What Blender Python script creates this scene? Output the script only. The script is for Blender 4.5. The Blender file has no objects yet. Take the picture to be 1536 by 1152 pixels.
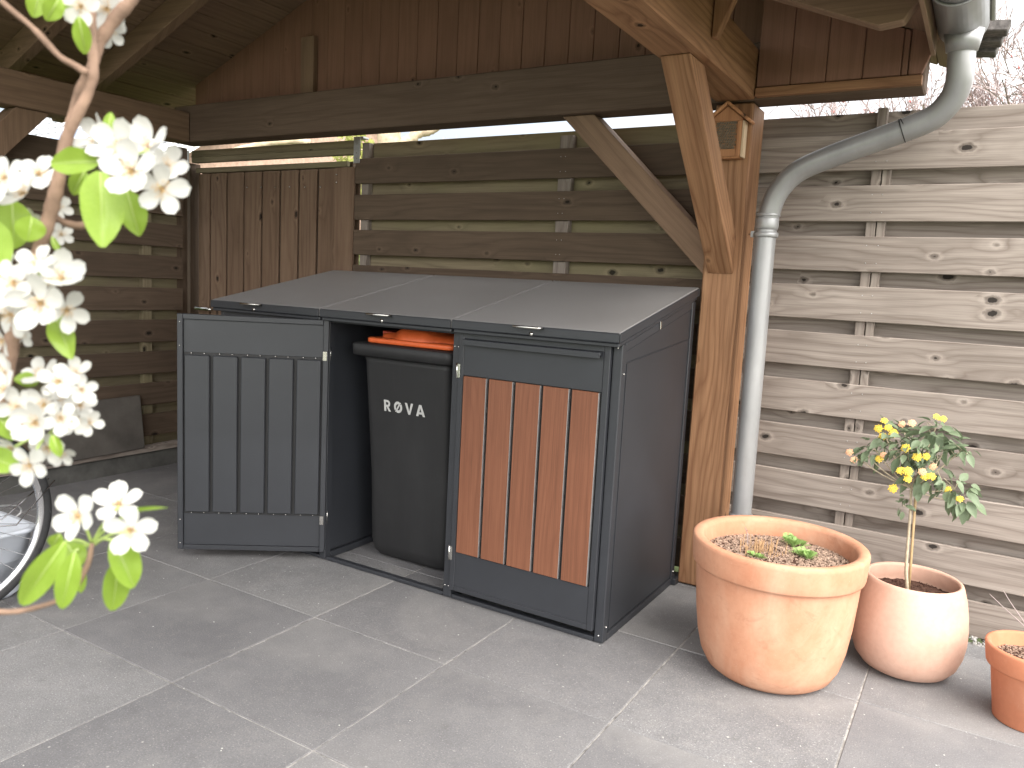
import bpy, bmesh, math, random
from mathutils import Vector, Matrix, Euler
random.seed(7)
S = bpy.context.scene
COL = S.collection

# ------------------------------------------------------------------ camera
cd = bpy.data.cameras.new('camera'); cam = bpy.data.objects.new('camera', cd); COL.objects.link(cam)
S.camera = cam
R_ = Vector((0.85429374, 0.5172469, 0.05135996)); U_ = Vector((-0.10907086, 0.08177537, 0.99066459)); F_ = Vector((-0.50821822, 0.85192044, -0.12627675))
M = Matrix((( R_.x, U_.x, -F_.x, 1.05072), (R_.y, U_.y, -F_.y, -2.48951), (R_.z, U_.z, -F_.z, 1.26853), (0, 0, 0, 1)))
cam.matrix_world = M
cd.sensor_width = 36; cd.lens = 1174.39/1536*36
cd.clip_start = 0.02; cd.clip_end = 600
cd.dof.use_dof = True; cd.dof.focus_distance = 3.1; cd.dof.aperture_fstop = 12

# ------------------------------------------------------------------ world, sun, exposure
W = bpy.data.worlds.new('World'); S.world = W; W.use_nodes = True
nt = W.node_tree; nt.nodes.clear()
SUN_EL, SUN_AZ = math.radians(50), math.radians(116)   # azimuth clockwise from +y
out = nt.nodes.new('ShaderNodeOutputWorld'); bg = nt.nodes.new('ShaderNodeBackground')
sky = nt.nodes.new('ShaderNodeTexSky'); sky.sky_type = 'NISHITA'; sky.sun_disc = False
sky.sun_elevation = SUN_EL; sky.sun_rotation = SUN_AZ; sky.air_density = 1.2; sky.dust_density = 2.0
tc = nt.nodes.new('ShaderNodeTexCoord'); mp = nt.nodes.new('ShaderNodeMapping'); mp.inputs['Scale'].default_value = (1, 1, 2.6)
nz = nt.nodes.new('ShaderNodeTexNoise'); nz.inputs['Scale'].default_value = 1.7; nz.inputs['Detail'].default_value = 7; nz.inputs['Roughness'].default_value = .55
cr = nt.nodes.new('ShaderNodeValToRGB'); cr.color_ramp.elements[0].position = .36; cr.color_ramp.elements[1].position = .62
cr.color_ramp.elements[0].color = (.5, .5, .5, 1); cr.color_ramp.elements[1].color = (1, 1, 1, 1)
mx = nt.nodes.new('ShaderNodeMix'); mx.data_type = 'RGBA'; pass
L = nt.links.new
L(tc.outputs['Generated'], mp.inputs[0]); L(mp.outputs[0], nz.inputs['Vector']); L(nz.outputs[0], cr.inputs[0])
dp = nt.nodes.new('ShaderNodeVectorMath'); dp.operation = 'DOT_PRODUCT'; L(tc.outputs['Generated'], dp.inputs[0])
dp.inputs[1].default_value = (math.sin(SUN_AZ)*math.cos(SUN_EL), math.cos(SUN_AZ)*math.cos(SUN_EL), math.sin(SUN_EL))
gl = nt.nodes.new('ShaderNodeMapRange'); gl.inputs[1].default_value = -.6; gl.inputs[2].default_value = 1.0; gl.inputs[3].default_value = 0; gl.inputs[4].default_value = 1
gl.interpolation_type = 'SMOOTHSTEP'; L(dp.outputs['Value'], gl.inputs[0])
cl = nt.nodes.new('ShaderNodeMix'); cl.data_type = 'RGBA'; cl.inputs[6].default_value = (2.15, 2.3, 2.6, 1); cl.inputs[7].default_value = (17.5, 17.0, 16.3, 1)
L(gl.outputs[0], cl.inputs[0]); L(cl.outputs[2], mx.inputs[7])
L(cr.outputs[0], mx.inputs[0]); L(sky.outputs[0], mx.inputs[6]); L(mx.outputs[2], bg.inputs[0]); L(bg.outputs[0], out.inputs[0])
bg.inputs[1].default_value = 0.12
sd = bpy.data.lights.new('sun', 'SUN'); so = bpy.data.objects.new('sun', sd); COL.objects.link(so)
sd.energy = 1.7; sd.angle = math.radians(45); sd.color = (1, .95, .88)
dirv = Vector((math.sin(SUN_AZ)*math.cos(SUN_EL), math.cos(SUN_AZ)*math.cos(SUN_EL), math.sin(SUN_EL)))
so.rotation_euler = dirv.to_track_quat('Z', 'Y').to_euler()
S.view_settings.view_transform = 'Standard'; S.view_settings.look = 'None'
S.view_settings.gamma = 1; S.view_settings.use_curve_mapping = False
S.view_settings.exposure = 1.55
S.render.engine = 'CYCLES'
S.cycles.max_bounces = 8; S.cycles.diffuse_bounces = 5

# ------------------------------------------------------------------ node helper
class NT:
    def __init__(s, name):
        s.m = bpy.data.materials.new(name); s.m.use_nodes = True; s.t = s.m.node_tree
        s.b = s.t.nodes['Principled BSDF']
    def n(s, ty, **kw):
        o = s.t.nodes.new(ty)
        for k, v in kw.items():
            if k.startswith('_'): setattr(o, k[1:], v)
            else:
                key = k.replace('__', ' ')
                o.inputs[key].default_value = v
        return o
    def l(s, a, b): s.t.links.new(a, b)
    def math(s, op, a, b=None, c=None):
        o = s.t.nodes.new('ShaderNodeMath'); o.operation = op
        for i, x in enumerate((a, b, c)):
            if x is None: continue
            if isinstance(x, (int, float)): o.inputs[i].default_value = x
            else: s.l(x, o.inputs[i])
        return o.outputs[0]
    def ramp(s, src, stops):
        o = s.t.nodes.new('ShaderNodeValToRGB'); e = o.color_ramp.elements
        while len(e) < len(stops): e.new(.5)
        for i, (p, c) in enumerate(stops):
            e[i].position = p; e[i].color = (c if len(c) == 4 else (*c, 1)) if not isinstance(c, (int, float)) else (c, c, c, 1)
        s.l(src, o.inputs[0]); return o.outputs[0]
    def mix(s, f, a, b, mode='MIX'):
        o = s.t.nodes.new('ShaderNodeMix'); o.data_type = 'RGBA'; o.blend_type = mode
        for i, x in ((0, f), (6, a), (7, b)):
            if isinstance(x, (int, float)): o.inputs[i].default_value = x
            elif isinstance(x, tuple): o.inputs[i].default_value = (*x, 1) if len(x) == 3 else x
            else: s.l(x, o.inputs[i])
        return o.outputs[2]
    def coords(s, scale=(1, 1, 1), rnd=0.0, kind='Object'):
        t = s.n('ShaderNodeTexCoord'); m = s.n('ShaderNodeMapping'); m.inputs['Scale'].default_value = scale
        if rnd:
            oi = s.n('ShaderNodeObjectInfo'); v = s.n('ShaderNodeVectorMath', _operation='MULTIPLY_ADD')
            cx = s.n('ShaderNodeCombineXYZ')
            for i, k in enumerate((1.0, 1.7, 2.3)): s.l(s.math('MULTIPLY', oi.outputs['Random'], rnd*k), cx.inputs[i])
            v.inputs[1].default_value = (1, 1, 1); s.l(t.outputs[kind], v.inputs[0]); s.l(cx.outputs[0], v.inputs[2])
            s.l(v.outputs[0], m.inputs[0])
        else: s.l(t.outputs[kind], m.inputs[0])
        return m.outputs[0]
    def noise(s, vec, scale, detail=3, rough=.5, dist=0):
        o = s.n('ShaderNodeTexNoise', Scale=scale, Detail=detail, Roughness=rough, Distortion=dist); s.l(vec, o.inputs['Vector']); return o.outputs[0]
    def bump(s, h, strength, dist=.002):
        o = s.n('ShaderNodeBump', Strength=strength, Distance=dist); s.l(h, o.inputs['Height']); s.l(o.outputs[0], s.b.inputs['Normal'])
    def done(s, col=None, rough=None, metal=None, spec=None):
        for k, v in (('Base Color', col), ('Roughness', rough), ('Metallic', metal), ('Specular IOR Level', spec)):
            if v is None: continue
            if isinstance(v, (int, float)): s.b.inputs[k].default_value = v
            elif isinstance(v, tuple): s.b.inputs[k].default_value = (*v, 1)
            else: s.l(v, s.b.inputs[k])
        return s.m

def wood(name, dark, light, axis, rings=9, knots=.5, rough=.75, green=None, vary=.35, bump=.5, fibre=.35, width=1.0):
    """Sawn timber, grain along one object axis; every board differs through its own random offset."""
    k = NT(name)
    a = 'xyz'.index(axis)
    tcn = k.n('ShaderNodeTexCoord'); oi0 = k.n('ShaderNodeObjectInfo'); sx = k.n('ShaderNodeSeparateXYZ'); k.l(tcn.outputs['Object'], sx.inputs[0])
    oth = [q for q in range(3) if q != a]
    al = k.math('ADD', sx.outputs[a], k.math('MULTIPLY', oi0.outputs['Random'], 61.0))
    ac = k.math('ADD', k.math('ADD', sx.outputs[oth[0]], sx.outputs[oth[1]]), k.math('MULTIPLY', oi0.outputs['Random'], 23.0))
    def flat(sa, sb):
        cx = k.n('ShaderNodeCombineXYZ'); k.l(k.math('MULTIPLY', al, sa), cx.inputs[0]); k.l(k.math('MULTIPLY', ac, sb), cx.inputs[1]); return cx.outputs[0]
    vo = k.n('ShaderNodeTexVoronoi', Scale=1.0, Randomness=1.0); vo.voronoi_dimensions = '2D'; k.l(flat(4.6, 7.2), vo.inputs['Vector'])
    d = vo.outputs['Distance']
    sep = k.n('ShaderNodeSeparateColor'); k.l(vo.outputs['Color'], sep.inputs[0])
    has = k.math('LESS_THAN', sep.outputs[0], knots)
    near = k.math('MULTIPLY', has, k.ramp(d, [(0.0, 1.0), (.12, .55), (.38, 0.0)]))
    warp = k.noise(flat(.9, 6.5/width), 1.0, 2, .4)
    warp2 = k.noise(flat(2.2, 16/width), 1.0, 2, .5)
    h = k.math('ADD', k.math('ADD', k.math('MULTIPLY', ac, rings*3.0/width), k.math('ADD', k.math('MULTIPLY', warp, rings*.85), k.math('MULTIPLY', warp2, 1.1))), k.math('MULTIPLY', near, 1.0))
    pp = k.math('PINGPONG', h, .5)
    soft = k.ramp(k.noise(flat(1.1, 9), 1.0, 3, .6), [(.35, 0.0), (.62, 1.0)])
    ring0 = k.ramp(pp, [(0.0, 0.0), (.10, .45), (.3, .85), (.5, 1.0)])
    ring = k.math('ADD', k.math('MULTIPLY', ring0, k.math('MULTIPLY_ADD', soft, .55, .35)), k.math('MULTIPLY', k.math('SUBTRACT', 1.0, k.math('MULTIPLY_ADD', soft, .55, .35)), .62))
    streak = k.ramp(k.noise(flat(1.6, 42), 1.0, 4, .65), [(.38, 1.0), (.52, 0.0)])
    fs = [160.0]*3; fs[a] = 2.5
    fib = k.noise(flat(4, 260), 1.0, 3, .6)
    big = k.noise(k.coords((1.6, 1.6, 1.6), 9.0), 1.0, 4, .6)
    c = k.mix(ring, dark, light)
    c = k.mix(k.math('MULTIPLY', streak, .38), c, tuple(x*.7 for x in dark))
    c = k.mix(k.ramp(fib, [(.3, 0.0), (.7, fibre)]), c, tuple(x*.5 for x in dark))
    oi = k.n('ShaderNodeObjectInfo')
    c = k.mix(k.math('MULTIPLY', k.math('ABSOLUTE', k.math('SUBTRACT', oi.outputs['Random'], .5)), vary*2), c, tuple(x*.75 for x in dark))
    if green: c = k.mix(k.ramp(big, [(.42, 0.0), (.68, .75)]), c, green)
    else: c = k.mix(k.ramp(big, [(.45, 0.0), (.75, .35)]), c, tuple(x*.6 for x in dark))
    dd = d; d = k.math('ADD', d, k.math('MULTIPLY', k.math('SUBTRACT', sep.outputs[2], .35), .10)); d = k.math('ADD', d, k.math('MULTIPLY', k.math('SUBTRACT', k.noise(flat(60, 60), 1.0, 2, .5), .5), .10))
    pale = k.math('MULTIPLY', has, k.ramp(d, [(.08, 0.0), (.12, .3), (.2, 0.0)]))
    c = k.mix(pale, c, tuple(min(1, x*1.25) for x in light))
    halo = k.math('MULTIPLY', has, k.ramp(d, [(.07, 1.0), (.13, 0.0)]))
    c = k.mix(k.math('MULTIPLY', halo, .55), c, tuple(x*.45 for x in dark))
    core = k.math('MULTIPLY', has, k.ramp(d, [(.035, 1.0), (.055, 0.0)]))
    c = k.mix(core, c, tuple(x*.14 for x in dark))
    hh = k.math('SUBTRACT', k.math('ADD', k.math('MULTIPLY', ring, .35), k.math('MULTIPLY', fib, .5)), k.math('MULTIPLY', core, 1.0))
    k.bump(hh, bump, .0015)
    return k.done(c, rough, spec=.3)

MW = {}
for ax in 'xyz':
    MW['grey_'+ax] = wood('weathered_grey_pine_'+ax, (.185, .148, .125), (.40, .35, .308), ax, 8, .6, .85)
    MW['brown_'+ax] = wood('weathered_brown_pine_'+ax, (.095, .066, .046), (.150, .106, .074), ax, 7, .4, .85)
    MW['gate_'+ax] = wood('warm_brown_pine_'+ax, (.155, .095, .062), (.255, .17, .115), ax, 6, .45, .8)
    MW['moss_'+ax] = wood('backlit_algae_pine_'+ax, (.16, .13, .085), (.28, .23, .15), ax, 6, .4, .85, green=(.20, .18, .10))  # algae tint; the paler tone also paints in light from behind the fence
    MW['beam_'+ax] = wood('dark_beam_timber_'+ax, (.125, .084, .060), (.170, .118, .086), ax, 6, .25, .8, vary=.1)
    MW['frame_'+ax] = wood('douglas_fir_'+ax, (.20, .092, .044), (.40, .222, .118), ax, 9, .25, .7, vary=.15)
    MW['stain_'+ax] = wood('stained_brown_timber_'+ax, (.22, .14, .092), (.29, .19, .126), ax, 6, .3, .75, vary=.2)
MW['clad'] = wood('red_brown_cladding', (.25, .13, .088), (.28, .15, .103), 'z', 4, .2, .7, vary=.3)
MW['plank'] = wood('fine_brown_plank', (.175, .068, .037), (.24, .10, .055), 'z', 9, 0.0, .5, vary=.25, bump=.12, fibre=.55, width=.8)
MW['nest'] = wood('fresh_orange_pine', (.36, .16, .07), (.56, .28, .135), 'z', 6, .1, .7)
MW['pale'] = wood('lit_side_pine', (.55, .40, .25), (.72, .55, .38), 'z', 6, .1, .7)  # light falling on the insect house's right side is put into this colour

def simple(name, col, rough=.5, metal=0, spec=.5, var=.0, scale=8, bump=0, bscale=300):
    k = NT(name)
    if var:
        n = k.noise(k.coords(), scale, 5, .6)
        c = k.mix(k.ramp(n, [(.3, 0.0), (.7, 1.0)]), tuple(max(0, x*(1-var)) for x in col), tuple(min(1, x*(1+var)) for x in col))
    else: c = col
    if bump: k.bump(k.noise(k.coords(), bscale, 2, .5), bump, .001)
    return k.done(c, rough, metal, spec)

M_ANT = simple('anthracite_powder_coat', (.025, .027, .032), .42, 0, .5, .14, 3, .12, 900)
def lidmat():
    k = NT('dusty_sky_lit_lid'); n = k.noise(k.coords((1, 1, 1), 3), 2.5, 6, .65); f = k.noise(k.coords(), 900, 2)  # slight dust noise; the pale base paints in the sky's reflection
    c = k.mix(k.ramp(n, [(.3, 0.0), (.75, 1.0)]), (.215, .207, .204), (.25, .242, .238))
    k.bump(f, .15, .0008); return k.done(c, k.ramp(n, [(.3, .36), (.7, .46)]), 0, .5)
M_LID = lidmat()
M_DARK = simple('black_gap_steel', (.012, .012, .013), .6)
def binmat():
    k = NT('dusty_black_bin_plastic'); n = k.noise(k.coords((1, 1, .5)), 6, 6, .7); s = k.noise(k.coords((30, 30, 1.5)), 2, 4)
    c = k.mix(k.ramp(n, [(.45, 0.0), (.8, .6)]), (.016, .016, .017), (.028, .028, .029)); c = k.mix(k.ramp(s, [(.55, 0.0), (.8, .12)]), c, (.05, .048, .046))
    k.bump(k.noise(k.coords(), 400, 2), .2, .001); return k.done(c, .55, 0, .4)
M_BIN = binmat()
M_ORANGE = simple('faded_orange_plastic', (.62, .115, .03), .45, 0, .4, .12, 12)
M_STEEL = simple('brushed_stainless_steel', (.62, .61, .58), .25, 1, .5)
M_ZINC = None
def zinc():
    k = NT('matt_zinc_grey'); n = k.noise(k.coords((1, 1, .35)), 9, 5, .65)
    c = k.mix(k.ramp(n, [(.3, 0.0), (.75, 1.0)]), (.27, .27, .272), (.35, .35, .353))
    k.bump(k.noise(k.coords(), 160, 2), .06, .001); return k.done(c, .38, .35, .5)
M_ZINC = zinc()
M_GALV = simple('galvanised_bracket', (.42, .42, .42), .45, .7, .5, .15, 30)
M_WHITE = simple('white_print', (.42, .42, .41), .5)
M_RUB = simple('black_tyre_rubber', (.025, .025, .026), .75, 0, .3, .2, 60)
M_CHROME = simple('polished_rim_alloy', (.62, .62, .63), .22, 1, .5)
M_PALE = simple('pale_grey_plastic', (.50, .53, .58), .5, 0, .4, .05, 10)
def terracotta(name, a, b, pale, amt, dark=None):
    k = NT(name); n = k.noise(k.coords((1, 1, .8), 5), 7, 5, .6); n2 = k.noise(k.coords((1, 1, .5), 9), 4.2, 7, .62, .8); n3 = k.noise(k.coords(), 60, 4, .6)
    c = k.mix(k.ramp(n, [(.3, 0.0), (.7, 1.0)]), a, b)
    c = k.mix(k.ramp(n2, [(.5, 0.0), (.68, amt)]), c, pale)
    n4 = k.noise(k.coords((1, 1, 1.3), 2), 11, 6, .7, 1.2)
    if dark: c = k.mix(k.ramp(n4, [(.56, 0.0), (.74, .55)]), c, dark)
    c = k.mix(k.ramp(n3, [(.35, .12), (.6, 0.0)]), c, tuple(x*.6 for x in a))
    v = k.n('ShaderNodeTexVoronoi', Scale=55.0); k.l(k.coords(), v.inputs['Vector'])
    c = k.mix(k.ramp(v.outputs['Distance'], [(.04, .5), (.09, 0.0)]), c, pale)
    k.bump(k.math('ADD', k.math('MULTIPLY', n3, .6), n2), .25, .003)
    return k.done(c, .82, 0, .25)
M_TER1 = terracotta('weathered_orange_terracotta', (.455, .205, .12), (.53, .285, .18), (.58, .38, .27), .5, (.34, .15, .09))
M_TER2 = terracotta('pale_pink_terracotta', (.50, .30, .225), (.56, .36, .275), (.60, .43, .35), .5)
M_TER3 = terracotta('fresh_red_terracotta', (.44, .165, .09), (.50, .20, .11), (.52, .29, .2), .35)
def paving():
    k = NT('grey_concrete_paving'); oi = k.n('ShaderNodeObjectInfo')
    n = k.noise(k.coords((1, 1, 1), 13, 'Object'), 2.6, 7, .62, .3); g = k.noise(k.coords((1, 1, 1), 3), 220, 3, .6); m = k.noise(k.coords((1, 1, 1), 17), 14, 6, .7)
    c = k.mix(k.ramp(n, [(.3, 0.0), (.72, 1.0)]), (.138, .137, .143), (.212, .210, .214))
    c = k.mix(k.ramp(m, [(.5, 0.0), (.75, .45)]), c, (.27, .262, .25))
    c = k.mix(k.ramp(m, [(.28, .4), (.45, 0.0)]), c, (.105, .103, .1))
    c = k.mix(k.ramp(g, [(.35, .5), (.55, 0.0)]), c, (.095, .092, .09))
    c = k.mix(k.ramp(g, [(.62, 0.0), (.70, .75)]), c, (.44, .43, .42))
    v = k.n('ShaderNodeTexVoronoi', Scale=26.0); k.l(k.coords((1, 1, 1), 7), v.inputs['Vector'])
    sp = k.n('ShaderNodeSeparateColor'); k.l(v.outputs['Color'], sp.inputs[0])
    c = k.mix(k.math('MULTIPLY', k.math('LESS_THAN', sp.outputs[1], .16), k.ramp(v.outputs['Distance'], [(.05, .8), (.12, 0.0)])), c, (.5, .49, .46))
    c = k.mix(k.math('MULTIPLY', k.math('LESS_THAN', oi.outputs['Random'], .45), .32), c, (.125, .122, .128))
    c = k.mix(k.math('MULTIPLY', k.math('GREATER_THAN', oi.outputs['Random'], .75), .12), c, (.235, .232, .228))
    st = k.noise(k.coords((1, 1, 1), 29), 1.3, 5, .6, .5)
    c = k.mix(k.ramp(st, [(.5, 0.0), (.7, .5)]), c, (.26, .253, .245))
    k.bump(k.math('ADD', k.math('MULTIPLY', g, .8), k.math('MULTIPLY', m, .8)), .6, .003)
    return k.done(c, .8, 0, .3)
M_PAVE = paving()
M_SAND = simple('pale_joint_sand', (.26, .25, .238), .9, 0, .2, .65, 22, .6, 500)
M_KERB = simple('dark_concrete_kerb', (.10, .098, .092), .85, 0, .3, .3, 9, .4, 200)
M_SLAB = simple('dark_concrete_slab', (.105, .095, .085), .85, 0, .3, .25, 6, .4, 200)
M_SOIL = simple('dark_potting_soil', (.075, .042, .032), .95, 0, .1, .5, 90, 1, 300)
M_BARK = simple('dry_bark_mulch', (.30, .215, .165), .95, 0, .1, .6, 120)
M_STUB = simple('dry_straw_stem', (.46, .30, .17), .8, 0, .2, .3, 90)
def leafmat(name, a, b, rough=.45, trans=.35):
    k = NT(name); n = k.noise(k.coords((1, 1, 1), 3), 60, 3)
    c = k.mix(k.ramp(n, [(.3, 0.0), (.7, 1.0)]), a, b)
    oi = k.n('ShaderNodeObjectInfo'); c = k.mix(k.math('MULTIPLY', oi.outputs['Random'], .3), c, tuple(x*.7 for x in a))
    k.done(c, rough, 0, .4)
    tr = k.n('ShaderNodeBsdfTranslucent'); k.l(c, tr.inputs[0]); ms = k.n('ShaderNodeMixShader', Fac=trans)
    k.l(k.b.outputs[0], ms.inputs[1]); k.l(tr.outputs[0], ms.inputs[2]); k.l(ms.outputs[0], k.t.nodes['Material Output'].inputs[0])
    return k.m
M_LEAF = leafmat('fresh_pear_leaf', (.22, .36, .035), (.33, .46, .08), .35, .5)
M_LEAF2 = leafmat('dull_green_leaf', (.13, .18, .10), (.23, .285, .18), .5, .25)
M_FERN = leafmat('bright_green_seedling', (.26, .42, .12), (.38, .54, .2), .5, .3)
M_HEDGE = leafmat('garden_hedge_leaf', (.10, .15, .03), (.2, .25, .06), .5, .3)
M_PETAL = leafmat('white_petal', (.50, .50, .47), (.56, .56, .535), .6, .25)
M_STAM = simple('ochre_stamen', (.50, .34, .16), .6)
M_STALK = simple('pale_green_stalk', (.33, .42, .13), .5)
M_BARKP = simple('grey_brown_pear_bark', (.19, .125, .09), .8, 0, .2, .35, 60, .6, 250)
M_TWIG = simple('bare_twig_bark', (.33, .27, .26), .8, 0, .2, .3, 8)
M_POLL = simple('pale_pollard_bark', (.42, .34, .24), .85, 0, .2, .35, 9, .7, 30)  # the trunk's own pale bark
M_YEL = simple('yellow_lantana_floret', (.72, .52, .07), .5, 0, .3, .2, 60)
M_PINK = simple('pale_peach_floret', (.75, .42, .25), .5, 0, .3, .25, 60)
M_CANE = simple('bamboo_cane', (.40, .28, .15), .5, 0, .3, .2, 30)
M_STEM = simple('pale_lantana_stem', (.42, .36, .26), .7, 0, .2, .25, 50)
M_BRICK = simple('orange_house_brick', (.34, .235, .18), .9, 0, .2, .25, 12)
M_RTILE = simple('pale_grey_roof_tile', (.33, .34, .36), .6, 0, .4, .2, 3)
M_WPAINT = simple('white_bargeboard_paint', (.75, .75, .73), .5)
M_SHING = simple('dark_bitumen_shingle', (.12, .11, .105), .9, 0, .2, .4, 60, .8, 500)
M_GRASS = simple('garden_grass', (.08, .10, .045), .9, 0, .1, .4, 6, .6, 80)
M_GRAV = simple('grey_gravel', (.30, .29, .28), .85, 0, .2, .6, 30)
def glassmat():
    k = NT('skylight_glass'); return k.done((.25, .33, .45), .08, 0, .8)
M_GLASS = glassmat()

# ------------------------------------------------------------------ object helpers
def tag(o, label=None, cat=None, group=None, kind=None):
    for k, v in (('label', label), ('category', cat), ('group', group), ('kind', kind)):
        if v: o[k] = v
    return o
def empty(name, loc=(0, 0, 0), label=None, cat=None, group=None, kind=None, rz=0):
    o = bpy.data.objects.new(name, None); COL.objects.link(o); o.location = loc; o.rotation_euler = (0, 0, rz); o.empty_display_size = .1
    return tag(o, label, cat, group, kind)
def link(name, me, mat, parent=None, loc=(0, 0, 0), rot=(0, 0, 0), smooth=False):
    o = bpy.data.objects.new(name, me); COL.objects.link(o)
    if mat and not me.materials: me.materials.append(mat)
    o.parent = parent; o.location = loc; o.rotation_euler = rot
    if smooth:
        for p in me.polygons: p.use_smooth = True
    return o
def bm_mesh(bm, name='m'):
    me = bpy.data.meshes.new(name); bm.to_mesh(me); bm.free(); return me
BOX = {}
def boxmesh(sx, sy, sz, bev=.002, mat=None):
    key = (round(sx, 4), round(sy, 4), round(sz, 4), bev, mat.name if mat else '')
    if key in BOX: return BOX[key]
    bm = bmesh.new(); bmesh.ops.create_cube(bm, size=1)
    for v in bm.verts: v.co = Vector((v.co.x*sx, v.co.y*sy, v.co.z*sz))
    if bev: bmesh.ops.bevel(bm, geom=bm.edges[:], offset=min(bev, min(sx, sy, sz)*.4), segments=1, affect='EDGES')
    me = bm_mesh(bm); BOX[key] = me
    return me
def box(name, x0, x1, y0, y1, z0, z1, mat, parent=None, bev=.002, rot=None):
    """A box between two world corners. Parents sit unrotated, so world minus parent location is the local place."""
    me = boxmesh(x1-x0, y1-y0, z1-z0, bev, mat)
    c = Vector(((x0+x1)/2, (y0+y1)/2, (z0+z1)/2))
    o = link(name, me, mat, parent, c - base(parent)); o.rotation_euler = rot or (0, 0, 0)
    return o
def base(p):
    v = Vector((0, 0, 0))
    while p: v += p.location; p = p.parent
    return v
def add_box(bm, x0, x1, y0, y1, z0, z1):
    vs = [bm.verts.new((x, y, z)) for x in (x0, x1) for y in (y0, y1) for z in (z0, z1)]
    for f in ((0, 1, 3, 2), (4, 6, 7, 5), (0, 4, 5, 1), (2, 3, 7, 6), (0, 2, 6, 4), (1, 5, 7, 3)): bm.faces.new([vs[i] for i in f])
def prism(name, poly, axis, a, b, mat, parent=None):
    """Extrude a 2D polygon along an axis: poly in the other two axes, in order."""
    bm = bmesh.new(); idx = 'xyz'.index(axis); oth = [i for i in range(3) if i != idx]
    def P(q, t):
        v = [0, 0, 0]; v[idx] = t; v[oth[0]] = q[0]; v[oth[1]] = q[1]; return Vector(v)
    c = sum((P(q, (a+b)/2) for q in poly), Vector())/len(poly)
    A = [bm.verts.new(P(q, a)-c) for q in poly]; B = [bm.verts.new(P(q, b)-c) for q in poly]
    n = len(poly); bm.faces.new(A); bm.faces.new(B[::-1])
    for i in range(n): bm.faces.new((A[i], B[i], B[(i+1) % n], A[(i+1) % n]))
    bmesh.ops.recalc_face_normals(bm, faces=bm.faces[:])
    bmesh.ops.bevel(bm, geom=bm.edges[:], offset=.003, segments=1, affect='EDGES')
    return link(name, bm_mesh(bm), mat, parent, c-base(parent))
def add_tube(bm, pts, rad, seg=8, cap=True, closed=False):
    pts = [Vector(p) for p in pts]; n = len(pts)
    if isinstance(rad, (int, float)): rad = [rad]*n
    rings = []; up = None
    for i, p in enumerate(pts):
        if closed: t = pts[(i+1) % n]-pts[i-1]
        else: t = pts[min(i+1, n-1)]-pts[max(i-1, 0)]
        t.normalize()
        if up is None: up = t.orthogonal()
        up = (up-t*up.dot(t)); up = up.normalized() if up.length > 1e-6 else t.orthogonal().normalized()
        s = t.cross(up)
        rings.append([bm.verts.new(p+(up*math.cos(2*math.pi*k/seg)+s*math.sin(2*math.pi*k/seg))*rad[i]) for k in range(seg)])
    m = n if closed else n-1
    for i in range(m):
        a, b = rings[i], rings[(i+1) % n]
        for k in range(seg): bm.faces.new((a[k], a[(k+1) % seg], b[(k+1) % seg], b[k]))
    if cap and not closed: bm.faces.new(rings[0][::-1]); bm.faces.new(rings[-1])
def tube(name, pts, rad, mat, parent=None, seg=12, closed=False, cap=True):
    c = Vector(pts[0]); bm = bmesh.new(); add_tube(bm, [Vector(p)-c for p in pts], rad, seg, cap, closed)
    return link(name, bm_mesh(bm), mat, parent, c-base(parent), smooth=True)
def catmull(pts, k=6):
    P = [Vector(p) for p in pts]; P = [P[0]*2-P[1]]+P+[P[-1]*2-P[-2]]; o = []
    for i in range(1, len(P)-2):
        for j in range(k):
            t = j/k; a, b, c, d = P[i-1], P[i], P[i+1], P[i+2]
            o.append(.5*((2*b)+(c-a)*t+(2*a-5*b+4*c-d)*t*t+(3*b-a-3*c+d)*t**3))
    o.append(P[-2]); return o
def lathe_mesh(prof, seg=64):
    bm = bmesh.new(); rings = []
    for r, z in prof:
        if r < 1e-5: rings.append([bm.verts.new((0, 0, z))])
        else: rings.append([bm.verts.new((r*math.cos(2*math.pi*k/seg), r*math.sin(2*math.pi*k/seg), z)) for k in range(seg)])
    for a, b in zip(rings, rings[1:]):
        if len(a) == 1 and len(b) == 1: continue
        for k in range(seg):
            q = (k+1) % seg
            if len(a) == 1: bm.faces.new((a[0], b[q], b[k]))
            elif len(b) == 1: bm.faces.new((a[k], a[q], b[0]))
            else: bm.faces.new((a[k], a[q], b[q], b[k]))
    bmesh.ops.recalc_face_normals(bm, faces=bm.faces[:])
    me = bm_mesh(bm)
    for p in me.polygons: p.use_smooth = True
    return me
def slanted(name, p0, p1, w, h, mat, parent, side=(1, 0, 0)):
    """A beam of section w (along side) x h between two centre points; mesh long axis local x."""
    p0, p1 = Vector(p0), Vector(p1); L_ = (p1-p0).length
    me = boxmesh(L_, w, h, .004, mat)
    X = (p1-p0).normalized(); Y = Vector(side); Y = (Y-X*Y.dot(X)).normalized(); Z = X.cross(Y)
    o = link(name, me, mat, parent); c = (p0+p1)/2-base(parent)
    o.matrix_local = Matrix(((X.x, Y.x, Z.x, c.x), (X.y, Y.y, Z.y, c.y), (X.z, Y.z, Z.z, c.z), (0, 0, 0, 1)))
    return o
def regrain(o, d):
    """Turn the local z axis (the grain) along d without moving the piece."""
    q = Vector((0, 0, 1)).rotation_difference(Vector(d).normalized())
    o.data.transform(q.inverted().to_matrix().to_4x4()); o.rotation_euler = q.to_euler(); return o
def domes(name, pts, r, mat, parent, nrm):
    """Screw heads: small domes joined into one part."""
    bm = bmesh.new()
    for p in pts:
        m = Matrix.Translation(Vector(p)-base(parent)); bmesh.ops.create_icosphere(bm, subdivisions=1, radius=r, matrix=m)
    o = link(name, bm_mesh(bm), mat, parent, smooth=True); return o

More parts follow.
